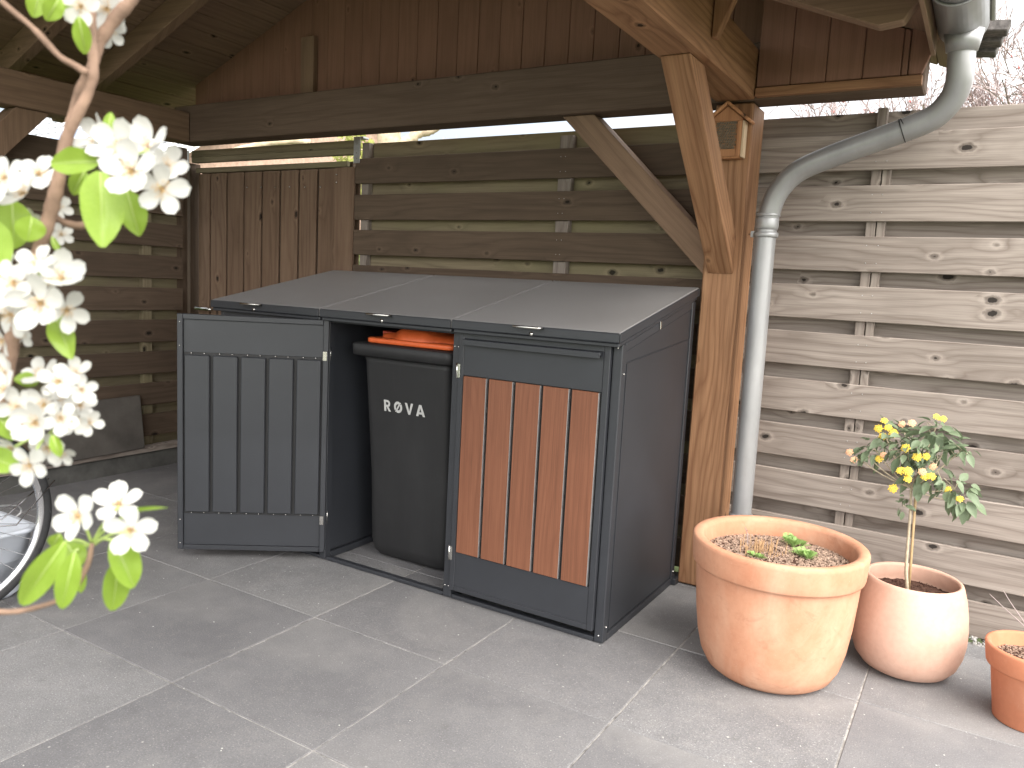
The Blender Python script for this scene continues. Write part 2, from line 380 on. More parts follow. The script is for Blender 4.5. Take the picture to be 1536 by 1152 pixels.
# ================================================================== GROUND
bm = bmesh.new(); bmesh.ops.create_grid(bm, x_segments=2, y_segments=2, size=300)
tag(link('ground', bm_mesh(bm), M_GRASS, loc=(0, 0, -.06)), kind='structure')
patio = empty('patio', (0, 0, 0), kind='structure')
box('joint_sand', -3.36, 2.6, -3.6, .90, -.05, -.0030, M_SAND, patio, bev=0)
tile = None; tme = boxmesh(.5948, .5964, .04, .0024, M_PAVE); tme2 = boxmesh(.5948, .128, .04, .0024, M_PAVE)
for i in range(-3, 7):
    for j in range(-1, 6):
        x = -1.568+.6*i+.3; y = .147-.6*j-.3
        if x > 2.5: continue
        o = link('paving_tile', tme, M_PAVE, patio, (x+random.uniform(-.0006, .0006), y, -.020+random.uniform(-.0008, .0008)))
        o.rotation_euler = (random.uniform(-.0008, .0008), random.uniform(-.0008, .0008), random.uniform(-.001, .001))
    if x < 2.5: link('paving_tile', tme2, M_PAVE, patio, (x, .813, -.0205))
# gravel along the fence foot
bm = bmesh.new()
for k in range(900):
    x = random.uniform(.2, 2.2); y = random.uniform(.885, .985); r = random.uniform(.005, .013)
    bmesh.ops.create_icosphere(bm, subdivisions=1, radius=r, matrix=Matrix.Translation((x, y, -.008+random.uniform(0, .012))) @ Euler((random.random()*3, random.random()*3, 0)).to_matrix().to_4x4() @ Matrix.Diagonal((1, random.uniform(.5, .9), .6, 1)))
tag(link('gravel', bm_mesh(bm), M_GRAV), 'loose grey gravel strip between the paving and the fence foot', 'gravel', kind='stuff')
# crumbs and blossom specks lying on the paving
bm = bmesh.new()
for k in range(150):
    x = random.uniform(-2.2, 1.6); y = random.uniform(-1.6, .1); r = random.uniform(.0012, .0032)
    bmesh.ops.create_icosphere(bm, subdivisions=1, radius=r, matrix=Matrix.Translation((x, y, .001)) @ Matrix.Diagonal((1, random.uniform(.4, 1), .4, 1)))
tag(link('paving_crumbs', bm_mesh(bm), M_PETAL), 'tiny pale crumbs and fallen petals scattered on the paving', 'litter', kind='stuff')

# ================================================================== FENCES
BH, PITCH, TH = .14, .1985, .018
def hb(name, x0, x1, y0, y1, z0, mat, par):
    o = box(name, x0, x1, y0, y1, z0, z0+BH, mat, par, bev=.0025)
    o.location.z += random.uniform(-.0022, .0022); o.rotation_euler[1] = random.uniform(-.0008, .0008); return o
def back_fence(label, x0, x1, mat, matz, uprights):
    f = empty('timber_fence', (x0, .95, 0), label, 'fence')
    for k in range(10):
        hb('front_board', x0, x1, .95, .95+TH, PITCH*k+.002, mat, f)
        z = PITCH*k+.0992
        xs = [x0]+[u for u in uprights]+[x1]
        hb('back_board', x0, x1, 1.012, 1.012+TH, z, mat, f)
    for u, top in uprights.items(): pass
    return f
fr = empty('timber_fence', (.1, .95, 0), 'weathered grey board fence with staggered boards behind the terracotta pots', 'fence')
fl = empty('timber_fence', (-2.1, .95, 0), 'shaded brown and green board fence right behind the storage box', 'fence')
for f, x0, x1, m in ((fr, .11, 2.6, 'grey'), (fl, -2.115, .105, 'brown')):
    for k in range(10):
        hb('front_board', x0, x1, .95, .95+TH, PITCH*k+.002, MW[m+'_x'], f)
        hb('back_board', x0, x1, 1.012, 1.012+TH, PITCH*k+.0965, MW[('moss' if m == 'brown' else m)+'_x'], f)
box('upright', .598, .634, .9685, 1.0115, 0, 2.03, MW['grey_z'], fr); box('upright', .638, .668, .9685, 1.0115, 0, 1.93, MW['grey_z'], fr)
box('fence_post', 2.0, 2.07, .9685, 1.0115, 0, 2.03, MW['grey_z'], fr)
box('fence_post', -.812, -.742, .9685, 1.0115, 0, 1.995, MW['grey_z'], fl)
for f, xs in ((fr, (.615, .653)), (fl, (-.79, -.765))):
    pts = [(x+random.uniform(-.004, .004), .9495, PITCH*k+zz) for k in range(10) for x in xs for zz in (.035, .105)]
    domes('nail_heads', pts, .0022, M_GALV, f, None)['kind'] = 'stuff'

lf = empty('timber_fence', (-3.42, .77, 0), 'shaded board fence running towards the camera along the left side', 'fence')
for k in range(10):
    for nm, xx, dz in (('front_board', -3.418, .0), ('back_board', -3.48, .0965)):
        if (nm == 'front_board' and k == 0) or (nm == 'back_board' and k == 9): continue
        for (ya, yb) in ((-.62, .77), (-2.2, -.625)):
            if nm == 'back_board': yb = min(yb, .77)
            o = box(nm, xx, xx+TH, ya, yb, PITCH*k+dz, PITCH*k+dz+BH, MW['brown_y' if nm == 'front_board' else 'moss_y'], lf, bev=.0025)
for y in (.50, -.66, -2.0): box('upright', -3.4615, -3.4185, y, y+.06, 0, 1.90, MW['moss_z'], lf)
box('fence_post', -3.56, -3.475, .772, .858, 0, 2.03, MW['brown_z'], lf)
kb = empty('kerb_plate', (-3.38, .2, 0), 'dark concrete base plate with a timber sill below the left fence', 'kerb')
box('concrete_plate', -3.41, -3.362, -2.2, .77, -.04, .105, M_KERB, kb, bev=.004)
box('timber_sill', -3.43, -3.345, -2.2, .77, .108, .140, MW['grey_y'], kb, bev=.003)
sl = box('concrete_slab', -.02, .02, -.30, .30, 0, .33, M_SLAB, None, bev=.004)
sl.location = (-3.368, .145, .297); sl.rotation_euler = (0.02, -.10, 0)
tag(sl, 'dark concrete slab leaning against the left fence on its sill', 'slab')

# gate between the two fences
g = empty('timber_gate', (-2.85, 1.0, 0), 'narrow gate of upright brown boards in the left corner behind the storage box', 'gate')
ed = [-3.56, -3.435, -3.272, -3.107, -2.94, -2.779, -2.616, -2.458, -2.294]
for a, b in zip(ed, ed[1:]):
    box('gate_board', a+.008, b-.008, 1.0+random.uniform(-.001, .001), 1.020, .05, 1.89, MW['gate_z'], g, bev=.004)
box('gate_board', -2.288, -2.13, 1.002, 1.022, .05, 1.89, MW['gate_z'], g, bev=.004)
box('gap_shade_sheet', -3.55, -2.14, 1.0205, 1.0235, .06, 1.88, M_DARK, g, bev=0)  # added black sheet, paints shade into the gaps between the boards
box('gate_rail', -3.55, -2.20, 1.024, 1.064, 1.84, 1.93, MW['brown_x'], g)
box('gate_rail', -3.55, -2.20, 1.024, 1.064, .25, .33, MW['brown_x'], g)
box('top_rail', -3.55, -2.20, .975, .999, 1.893, 1.925, MW['moss_x'], g)
box('cover_board', -2.262, -2.118, .945, .963, .05, 1.885, MW['gate_z'], g)
domes('bolt_heads', [(-3.071+.128*i, .997, 1.795-.002*i) for i in range(7)]+[(-2.25, .942, 1.80), (-2.25, .942, 1.845)], .006, M_STEEL, g, None)['kind'] = 'stuff'
h = tube('lever_handle', [(-3.50, .985, 1.0), (-3.50, .94, 1.0), (-3.38, .94, 1.0), (-3.345, .945, 1.0)], [.010, .011, .011, .009], M_STEEL, g)
gf = empty('gate_frame', (-2.85, .98, 0), 'gate posts joined by a green tinged lintel in galvanised brackets', 'gate frame')
box('lintel', -3.565, -2.115, .955, .995, 1.957, 2.035, MW['moss_x'], gf); box('lintel_strip', -3.563, -2.117, .948, .953, 1.99, 1.998, MW['moss_x'], gf)
box('gate_post', -3.64, -3.570, .95, 1.03, 0, 1.955, MW['brown_z'], gf)
box('gate_post', -2.085, -2.035, .972, 1.035, 0, 2.02, MW['grey_z'], gf)
for x in (-3.60, -2.10):
    b = box('post_bracket', x-.025, x+.022, .944, .9475, 1.905, 2.035 if x < -3 else 2.05, M_GALV, gf, bev=.001)
    domes('bracket_screws', [(x, .9425, z) for z in (1.93, 1.96, 2.01)], .004, M_STEEL, gf, None)['kind'] = 'stuff'
box('post_cap', -2.12, -2.06, .95, 1.0, 2.04, 2.052, M_GALV, gf, bev=.002)

# ================================================================== CARPORT
cp = empty('timber_carport', (0, .84, 0), 'stained timber carport roof on a light post sheltering the storage box', 'carport')
XR = -1.6
def zb(x): return 2.31-.4*(abs(x-XR)-1.8)          # underside of the rafters
def zd(x): return zb(x)+.135                        # underside of the roof boards
box('post', .012, .168, .762, .935, .004, 2.038, MW['frame_z'], cp, bev=.006)
box('side_beam', .018, .176, -2.25, .738, 2.042, 2.232, MW['frame_y'], cp, bev=.006)
box('back_beam', -3.45, .77, .742, .885, 2.042, 2.262, MW['beam_x'], cp, bev=.006)
box('side_beam', -3.45, -3.29, -2.25, .738, 2.04, 2.215, MW['stain_y'], cp, bev=.006)
box('post', -3.36-.09, -3.27, -.98, -.82, .004, 2.036, MW['stain_z'], cp, bev=.006)
box('post', .02, .195, -2.45, -2.29, .004, 2.036, MW['frame_z'], cp, bev=.006)
box('side_beam', .018, .176, -2.5, -2.253, 2.042, 2.232, MW['frame_y'], cp, bev=.006)
regrain(prism('brace', [(.760, 1.355), (.055, 2.040), (.205, 2.040), (.760, 1.515)], 'x', .035, .140, MW['frame_z'], cp), (0, .70, -.68))
regrain(prism('brace', [(.011, 1.350), (-.705, 2.040), (-.545, 2.040), (.011, 1.500)], 'y', .778, .875, MW['stain_z'], cp), (.71, 0, -.69))
prism('brace', [(-.10, 2.038), (-.27, 2.038), (-.82, 1.43), (-.82, 1.25)], 'x', -3.43, -3.31, MW['stain_z'], cp).name = 'brace'
for y in (.45, -.17, -.79, -1.41, -2.03):
    if y == .45: y = .29
    t = .06
    prism('rafter', [(XR, zb(XR)), (XR, zd(XR)-.002), (.80, zd(.80)-.002), (.765, 2.195-.02), (.735, 2.130), (.665, 2.122)], 'y', y-t/2, y+t/2, MW['stain_x'], cp)
    prism('rafter', [(XR-.003, zb(XR)), (XR-.003, zd(XR)-.002), (-4.0, zd(-4.0)-.002), (-3.95, zb(-3.95)+.02), (-3.88, zb(-3.88))], 'y', y-t/2, y+t/2, MW['stain_x'], cp)
box('ridge_beam', XR-.035, XR+.035, -2.25, .895, zb(XR)-.10, zb(XR)-.003, MW['stain_y'], cp)
prism('gusset', [(.180, 2.104), (.196, 2.104), (.265, 2.26), (.180, 2.26)], 'y', .13, .165, MW['frame_z'], cp)
ang = math.atan(.4); bw = .135
n = int(2.42/math.cos(ang)/bw)
for sgn in (1, -1):
    for i in range(n+1):
        s = (i+.5)*bw; x = XR+sgn*s*math.cos(ang); z = zd(XR)-s*math.sin(ang)+.010
        me = boxmesh(bw-.004, 3.4, .018, .003, MW['stain_y'])
        o = link('roof_board', me, MW['stain_y'], cp, Vector((x, -.57, z))-base(cp)); o.rotation_euler = (0, sgn*ang, 0)
# vertical gable planks, each cut to the slope
def gable(x0, x1, y0, y1, zlow, w=.128):
    x = x0
    while x < x1-.01:
        a, b = x+.0010, min(x+w, x1)-.0010
        za, zb_ = zd(a)-.004, zd(b)-.004
        poly = [(a, zlow), (b, zlow), (b, zb_)]
        if a < XR < b: poly.append((XR, zd(XR)-.004))
        poly.append((a, za))
        prism('gable_plank', poly, 'y', y0+random.uniform(0, .002), y1, MW['clad'], cp); x += w
gable(-3.44, .20, .888, .905, 2.06)
prism('gable_backing', [(-3.44, 2.06), (.74, 2.06), (.74, zd(.74)-.004), (XR, zd(XR)-.004), (-3.44, zd(-3.44)-.004)], 'y', .907, .915, MW['clad'], cp)
gable(.181, .715, .712, .730, 2.082)
prism('gable_plank', [(.717, 2.082), (.762, 2.082), (.80, 2.19), (.79, 2.24), (.717, 2.275)], 'y', .712, .730, MW['clad'], cp)
box('gable_trim', .181, .765, .706, .738, 2.046, 2.078, MW['frame_x'], cp)
box('king_post', -2.46, -2.36, .852, .886, 2.22, 2.6, MW['stain_z'], cp)
# shingles over the boards
for sgn in (1, -1):
    bm = bmesh.new()
    for r in range(13):
        s0 = r*.205; zz = zd(XR)-s0*math.sin(ang)+.026
        for c in range(17):
            y0 = -2.26+c*.2+(.1 if r % 2 else 0)
            add_box(bm, sgn*s0*math.cos(ang), sgn*(s0+.22)*math.cos(ang), y0+.002, y0+.198, 0, 0)
            vs = bm.verts[:] if False else None
            bm.verts.ensure_lookup_table()
            for v in bm.verts[-8:]:
                sx = v.co.x/(sgn*math.cos(ang)); v.co.z = zd(XR)-abs(sx)*math.sin(ang)+.024+(.010 if False else 0)
            for v in (bm.verts[-7], bm.verts[-5], bm.verts[-3], bm.verts[-1]): v.co.z += .007+.004*(r % 2)
    for v in bm.verts: v.co.x += XR
    for v in bm.verts: v.co -= base(cp)
    bmesh.ops.recalc_face_normals(bm, faces=bm.faces[:])
    link('roof_shingles', bm_mesh(bm), M_SHING, cp)['kind'] = 'stuff'
for q, (y0, y1, x1) in enumerate(((.76, .84, 1.005), (.845, .925, .99), (.93, 1.01, .975))):
    prism('verge_shingle', [(.80, 2.235-.012*q), (x1, 2.215-.012*q), (x1+.01, 2.25-.012*q), (.80, 2.27-.012*q)], 'y', y0, y1, M_SHING, cp)
box('fascia_board', .785, .800, -2.25, .70, 2.135, 2.25, MW['stain_y'], cp)

# insect house
ih = empty('insect_house', (.08, .69, 1.815), 'small orange pine insect house with reed tubes on the carport post', 'insect house')
prism('body', [(.017, 1.815), (.140, 1.815), (.140, 1.965), (.0785, 2.012), (.017, 1.965)], 'y', .700, .758, MW['nest'], ih)
box('front_frame', .017, .032, .688, .699, 1.822, 1.955, MW['nest'], ih, bev=.001); box('front_frame', .122, .140, .688, .699, 1.822, 1.955, MW['nest'], ih, bev=.001)
box('front_frame', .0325, .1215, .688, .699, 1.822, 1.850, MW['nest'], ih, bev=.001)
prism('front_gable', [(.017, 1.9555), (.140, 1.9555), (.140, 1.966), (.0785, 2.013), (.017, 1.966)], 'y', .688, .699, MW['nest'], ih)
box('side_wall', .1415, .150, .690, .757, 1.818, 1.955, MW['pale'], ih, bev=.001)
for s, nm in ((1, 'roof_panel'), (-1, 'roof_panel')):
    prism(nm, [(.0785+s*.0005, 2.016), (.0785+s*.0005, 2.031), (.0785+s*.102, 1.953), (.0785+s*.095, 1.942)], 'y', .668, .758, MW['nest'], ih)
bm = bmesh.new()
for r in range(10):
    for c in range(9):
        x = .037+c*.0103+(.005 if r % 2 else 0)+random.uniform(-.001, .001); z = 1.855+r*.0104+random.uniform(-.001, .001)
        if x > .118: continue
        rr = random.uniform(.0042, .0054); y = .690+random.uniform(0, .003)
        N = 8; A = []; B = []; D = []
        for k in range(N):
            ca, sa = math.cos(k*2*math.pi/N), math.sin(k*2*math.pi/N)
            A.append(bm.verts.new((x+rr*ca, y, z+rr*sa))); B.append(bm.verts.new((x+rr*.6*ca, y, z+rr*.6*sa))); D.append(bm.verts.new((x+rr*.6*ca, y+.02, z+rr*.6*sa)))
        E = [bm.verts.new((v.co.x, y+.0095, v.co.z)) for v in A]
        for k in range(N):
            q = (k+1) % N
            bm.faces.new((A[k], A[q], B[q], B[k])); bm.faces.new((B[k], B[q], D[q], D[k])); bm.faces.new((A[q], A[k], E[k], E[q]))
for v in bm.verts: v.co -= base(ih)
link('reed_tubes', bm_mesh(bm), simple('grey_brown_reed', (.20, .17, .125), .8, 0, .2, .4, 90), ih)['kind'] = 'stuff'

ih.location.y = .7145; ih.scale = (1, .65, 1.03)
# gutter and downpipe
gt = empty('rain_gutter', (.877, .6, 2.14), 'grey zinc gutter with a curved downpipe right of the carport post', 'gutter')
bm = bmesh.new(); gx, gz, gr = .877, 2.218, .078
def arc(r, y): return [bm.verts.new((gx+r*math.cos(math.pi+math.pi*k/18), y, gz+r*math.sin(math.pi+math.pi*k/18))) for k in range(19)]
Y0, Y1 = -2.28, .635
a, b, c2, d2 = arc(gr, Y0), arc(gr, Y1), arc(gr-.003, Y0), arc(gr-.003, Y1)
for k in range(18):
    bm.faces.new((a[k], a[k+1], b[k+1], b[k])); bm.faces.new((c2[k+1], c2[k], d2[k], d2[k+1])); bm.faces.new((b[k], b[k+1], d2[k+1], d2[k]))
bm.faces.new((a[0], b[0], d2[0], c2[0])); bm.faces.new((a[18], c2[18], d2[18], b[18]))
cc = [bm.verts.new((v.co.x, Y1+.0008, v.co.z)) for v in b]; bm.faces.new(cc)
for v in bm.verts: v.co -= base(gt)
link('gutter_channel', bm_mesh(bm), M_ZINC, gt, smooth=True)
tube('gutter_lip', [(gx+gr+.007, Y0, gz+.003), (gx+gr+.007, Y1, gz+.003)], .009, M_ZINC, gt)
tube('gutter_rear_edge', [(gx-gr, Y0, gz+.01), (gx-gr, Y1, gz+.01)], .005, M_ZINC, gt)
for y in (.20, -.4, -1.0, -1.6):
    tube('gutter_bracket', [(gx+(gr+.004)*math.cos(math.pi+math.pi*k/16), y, gz+(gr+.004)*math.sin(math.pi+math.pi*k/16)) for k in range(17)], .005, M_ZINC, gt, seg=6)
P = [(0.887, 0.548, 2.150), (0.887, 0.553, 2.100), (0.889, 0.562, 2.050), (0.888, 0.575, 2.010), (0.872, 0.60, 1.963), (0.824, 0.63, 1.914), (0.739, 0.65, 1.880), (0.609, 0.68, 1.842), (0.472, 0.70, 1.798), (0.364, 0.72, 1.752), (0.297, 0.735, 1.680), (0.268, 0.742, 1.590), (0.262, 0.745, 1.52), (.262, .747, 1.2), (.263, .749, .8), (.265, .75, .012)]
P = [tuple(p) for p in P]
tube('downpipe', catmull(P, 7), .0415, M_ZINC, gt, seg=24)
tube('outlet_collar', [(0.887, 0.546, 2.165), (0.887, 0.553, 2.10)], [.060, .047], M_ZINC, gt, seg=24)
def ring(name, c, r, hgt, tilt, mat, par):
    c = Vector(c); d = Vector(tilt).normalized()*hgt/2
    return tube(name, [c-d, c-d*.6, c+d*.6, c+d], [r-.003, r, r, r-.003], mat, par, seg=28)
ring('pipe_socket', (.264, .744, 1.56), .0455, .05, (0, 0, 1), M_ZINC, gt)
ring('pipe_clamp', (.263, .7445, 1.515), .0485, .020, (0, 0, 1), M_ZINC, gt)
ring('pipe_socket', (.2645, .744, 1.592), .0475, .012, (0, 0, 1), M_ZINC, gt)
ring('pipe_joint', (.264, .7495, .36), .049, .018, (0, 0, 1), M_ZINC, gt)
for k in range(2):
    ring('wire_tie', (.725+.012*k, .652, 1.876+.004*k), .0432, .004, (.9, 0, .32+.2*k), M_DARK, gt)
box('clamp_ears', .205, .222, .735, .755, 1.505, 1.53, M_ZINC, gt, bev=.001)
tube('clamp_screw', [(.196, .745, 1.517), (.222, .745, 1.517)], .004, M_STEEL, gt)

# ================================================================== STORAGE BOX
sh = empty('bin_storage', (-1.04, .37, 0), 'anthracite metal storage box with three lids, two wood faced doors and the middle one open', 'storage box')
BWD = .69; DEP = .747
ztop = lambda y: 1.083+.218*y
for i in range(4):
    x1 = -BWD*i; x0 = x1-.036
    if i: x0, x1 = -BWD*i-.02, -BWD*i+.018
    if i == 3: x0, x1 = -BWD*3, -BWD*3+.036
    box('corner_post' if i in (0, 3) else 'front_post', x0, x1, 0, .036, .004, 1.083, M_ANT, sh, bev=.003)
    box('rear_post', x0, x1, DEP-.036, DEP, .004, ztop(DEP-.036)-.002, M_ANT, sh, bev=.003)
    # side wall / partition with a folded border
    xm = (x0+x1)/2 if i in (1, 2) else (x1-.010 if i == 0 else x0+.010)
    prism('side_panel' if i in (0, 3) else 'partition_panel', [(.037, .032), (DEP-.037, .032), (DEP-.037, ztop(DEP-.037)-.035), (.037, ztop(.037)-.035)], 'x', xm-.004, xm+.004, M_ANT, sh)
    prism('top_side_rail', [(.037, ztop(.037)-.034), (DEP-.037, ztop(DEP-.037)-.034), (DEP-.037, ztop(DEP-.037)-.003), (.037, ztop(.037)-.003)], 'x', (x1-.03 if i < 3 else x0+.002), (x1-.002 if i < 3 else x0+.03), M_ANT, sh)
    box('bottom_side_rail', (x1-.03 if i < 3 else x0), (x1 if i < 3 else x0+.03), .037, DEP-.037, .002, .030, M_ANT, sh, bev=.002)
# upper strip and fold line on the visible end wall
prism('end_trim', [(.037, 1.012), (DEP-.037, 1.075), (DEP-.037, 1.079), (.037, 1.016)], 'x', -.0062, -.0035, M_ANT, sh)
box('end_trim', -.0062, -.0035, .055, .059, .034, 1.014, M_ANT, sh, bev=0)
domes('screw_heads', [(.001, .02, .98), (.001, .02, .06), (.001, DEP-.02, .06), (-.004, .35, 1.152), (-.018, -.0005, 1.07), (-.018, -.0005, .03)] +
      [(-BWD-.010+dx, -.0008, z) for dx in (0, .018) for z in (.052, 1.018)] + [(-2*BWD-.01+dx, -.0008, z) for dx in (0, .018) for z in (.052,)], .0042, M_STEEL, sh, None)['kind'] = 'stuff'
box('end_bracket', .0005, .003, .340, .352, 1.128, 1.158, M_STEEL, sh, bev=.001)
box('foot_bracket', -.02, .018, DEP-.03, DEP+.012, .002, .03, M_ANT, sh)
box('back_panel', -3*BWD+.037, -.037, DEP-.012, DEP-.004, .03, 1.20, M_ANT, sh, bev=0)
for i in range(3):
    xa, xb = -BWD*(i+1)+.02, -BWD*i-.038 if i == 0 else -BWD*i-.022
    if i == 2: xa = -BWD*3+.038
    box('front_rail', xa, xb, .002, .032, 1.066, 1.082, M_ANT, sh)
    box('threshold_rail', xa, xb, .002, .030, .003, .018, M_ANT, sh)
    # lid: sheet with folded lips, its own handle and lock
    la, lb = -BWD*(i+1)+(.002 if i < 2 else -.012), -BWD*i-(.002 if i else -.006)
    ld = empty('lid', (lb, DEP+.01, 1.29)-base(sh) if False else Vector(((la+lb)/2, DEP, 1.29))-base(sh)); ld.parent = sh
    y0, y1 = -.045, DEP+.01
    T = lambda y: 1.1255+(y+.045)*(1.295-1.1255)/(y1-y0)
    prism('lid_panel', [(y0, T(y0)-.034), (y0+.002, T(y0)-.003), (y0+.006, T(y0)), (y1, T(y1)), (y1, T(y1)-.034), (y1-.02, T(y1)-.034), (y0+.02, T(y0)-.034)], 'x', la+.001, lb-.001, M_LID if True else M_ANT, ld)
    prism('lid_edge', [(y0+.006, T(y0)-.052), (y0+.006, T(y0)-.037), (y1-.004, T(y1)-.037), (y1-.004, T(y1)-.052)], 'x', la+.004, lb-.004, M_ANT, ld)
    # front lip in plain anthracite, proud of the panel with its painted sky reflection
    prism('lid_lip', [(y0-.0035, T(y0)-.036), (y0-.0035, T(y0)-.004), (y0-.0005, T(y0)-.002), (y0-.0005, T(y0)-.036)], 'x', la+.001, lb-.001, M_ANT, ld)
    if i == 0: prism('lid_lip', [(y0, T(y0)-.035), (y0, T(y0)-.003), (y1, T(y1)-.003), (y1, T(y1)-.035)], 'x', lb-.0005, lb+.0025, M_ANT, ld)
    hx = (-.345, -1.04, -1.79)[i]; hz = T(y0)-.008
    tube('lid_handle', [(hx-.055, y0-.004, hz), (hx-.055, y0-.028, hz+.002), (hx-.048, y0-.034, hz+.002), (hx+.048, y0-.034, hz+.002), (hx+.055, y0-.028, hz+.002), (hx+.055, y0-.004, hz)], .0048, M_STEEL, ld, seg=8)
    tube('lock', [(hx+.01, y0-.002, hz-.022), (hx+.01, y0-.010, hz-.022)], .0075, M_STEEL, ld, seg=14)
def make_door(i, angle, faces):
    hx = -BWD*(i+1)+.020
    d = empty('door', Vector((hx, -.004, 0))-base(sh)); d.parent = sh
    w = .632
    X = lambda a: hx+a
    yF, yB = -.014, .0
    box('top_panel', X(.024), X(w-.024), yF, yB, .912, 1.052, M_ANT, d, bev=.001)
    box('bottom_panel', X(.024), X(w-.024), yF, yB, .066, .205, M_ANT, d, bev=.001)
    box('stile', X(0), X(.0235), yF-.002, .010, .045, 1.075, M_ANT, d); box('stile', X(w-.0235), X(w), yF-.002, .010, .045, 1.075, M_ANT, d)
    box('top_frame', X(.024), X(w-.024), yF-.002, .010, 1.0525, 1.075, M_ANT, d); box('bottom_frame', X(.024), X(w-.024), yF-.002, .010, .045, .0655, M_ANT, d)
    box('gap_plate', X(.024), X(w-.024), -.0035, -.0005, .2055, .9115, M_DARK, d, bev=0)
    for k in range(5):
        a = .029+k*.1168
        box('plank', X(a), X(a+.103), yF-.006, -.006, .2075, .9095, MW['plank'], d, bev=.0012)
        box('plank_edge', X(a+.1031), X(a+.1046), yF-.0055, -.006, .2075, .9095, M_STEEL if False else M_GALV, d, bev=0)
        box('plank_back', X(a+.0015), X(a+.1045), .0, .0125, .2155, .9015, M_ANT, d, bev=.003)
    # inside face: recessed panels behind the rim
    domes('screw_heads', [(X(.028+k*.1168+e), .0015, z) for k in range(5) for e in (.027, .080) for z in (.2095, .9085)] +
          [(X(w-.012), .011, z) for z in (.075, .18, .94, 1.04)], .0036, M_STEEL, d, None)['kind'] = 'stuff'
    box('grip_lip', X(.03), X(w-.03), yF-.022, yF-.0005, 1.040, 1.0515, M_ANT, d)
    box('grip_lip', X(.03), X(w-.03), yF-.026, yF-.0225, 1.030, 1.0515, M_ANT, d)
    for z in (.90, .17):
        hg = box('hinge', X(-.006), X(.010), yF-.006, yF-.0025, z, z+.055, M_STEEL, d, bev=.001)
        tube('hinge_pin', [(X(-.004), yF-.004, z-.002), (X(-.004), yF-.004, z+.057)], .0042, M_STEEL, d, seg=8)
        if angle: box('hinge', X(.006), X(.024), .0105, .0125, z, z+.04, M_STEEL, d, bev=.001)
    d.rotation_euler = (0, 0, math.radians(angle)); return d
make_door(0, 0, 1); d2_ = make_door(1, -144, 1); make_door(2, 0, 1)
d2_['label'] = 'middle door swung wide open showing its dark inner side'

# ================================================================== WHEELIE BIN
wb = empty('wheelie_bin', (-1.03, .4, 0), 'black two wheeled refuse bin with an orange lid inside the open bay', 'bin')
def rrect(bm, x0, x1, y0, y1, z, r, seg=5):
    vs = []
    for cx, cy, a0 in ((x1-r, y1-r, 0), (x0+r, y1-r, 90), (x0+r, y0+r, 180), (x1-r, y0+r, 270)):
        for k in range(seg+1):
            a = math.radians(a0+90*k/seg); vs.append(bm.verts.new((cx+r*math.cos(a), cy+r*math.sin(a), z)))
    return vs
def loft(name, secs, mat, parent, caps=True):
    bm = bmesh.new(); rs = [rrect(bm, *s) for s in secs]
    for a, b in zip(rs, rs[1:]):
        for k in range(len(a)): bm.faces.new((a[k], a[(k+1) % len(a)], b[(k+1) % len(a)], b[k]))
    if caps: bm.faces.new(rs[0][::-1]); bm.faces.new(rs[-1])
    bmesh.ops.recalc_face_normals(bm, faces=bm.faces[:])
    for v in bm.verts: v.co -= base(parent)
    o = link(name, bm_mesh(bm), mat, parent)
    for p in o.data.polygons: p.use_smooth = len(p.vertices) == 4 and abs(p.normal.z) < .8
    return o
loft('bin_body', [(-1.250, -.835, .20, .50, .012, .06), (-1.264, -.825, .178, .56, .035, .065), (-1.268, -.822, .168, .57, .08, .06), (-1.266, -.815, .155, .60, .40, .05), (-1.262, -.798, .105, .66, .90, .035), (-1.268, -.792, .10, .665, .928, .035)], M_BIN, wb)
loft('bin_rim', [(-1.275, -.785, .090, .675, .925, .03), (-1.300, -.762, .064, .700, .933, .03), (-1.303, -.760, .060, .702, .980, .03), (-1.290, -.770, .072, .69, .986, .03)], M_BIN, wb)
for z in (.60,): pass
tag(loft('bin_lid', [(-1.225, -.775, .085, .70, .9885, .025), (-1.229, -.772, .080, .70, .992, .025), (-1.229, -.772, .080, .70, 1.008, .025), (-1.222, -.78, .087, .69, 1.012, .025)], M_ORANGE, wb))
bm = bmesh.new()                 # raised crown of the lid with its wavy front
N = 26; front = []; rear = []; f0 = []
for k in range(N+1):
    x = -1.175+.385*k/N; t = k/N
    z = 1.030+.030*math.exp(-((t-.48)/.24)**4)+.004*math.sin(t*9)
    y = .135-.045*math.exp(-((t-.48)/.26)**4)
    f0.append(bm.verts.new((x, y-.008, 1.0125))); front.append(bm.verts.new((x, y, z))); rear.append(bm.verts.new((x, .66, z+.012)))
for k in range(N): bm.faces.new((f0[k], f0[k+1], front[k+1], front[k])); bm.faces.new((front[k], front[k+1], rear[k+1], rear[k]))
for L_ in (0, N): pass
e0 = bm.verts.new((-1.175, .66, 1.0125)); e1 = bm.verts.new((-.79, .66, 1.0125))
bm.faces.new((f0[0], front[0], rear[0], e0)); bm.faces.new((f0[N], e1, rear[N], front[N])); bm.faces.new((e0, *rear, e1))
for v in bm.verts: v.co -= base(wb)
bmesh.ops.recalc_face_normals(bm, faces=bm.faces[:])
link('lid_crown', bm_mesh(bm), M_ORANGE, wb, smooth=True)
prism('lid_wing', [(-1.195, 1.0125), (-1.195, 1.040), (-1.11, 1.034), (-1.10, 1.0125)], 'y', .150, .60, simple('dark_red_plastic', (.42, .06, .03), .5), wb)  # wing in a darker red than the lid
tube('rear_axle', [(-1.26, .62, .10), (-.80, .62, .10)], .012, M_DARK, wb)
for x in (-1.285, -.775):
    o = tube('bin_wheel', [(x-.02, .62, .10), (x-.012, .62, .10), (x+.012, .62, .10), (x+.02, .62, .10)], [.085, .098, .098, .085], M_RUB, wb, seg=28)
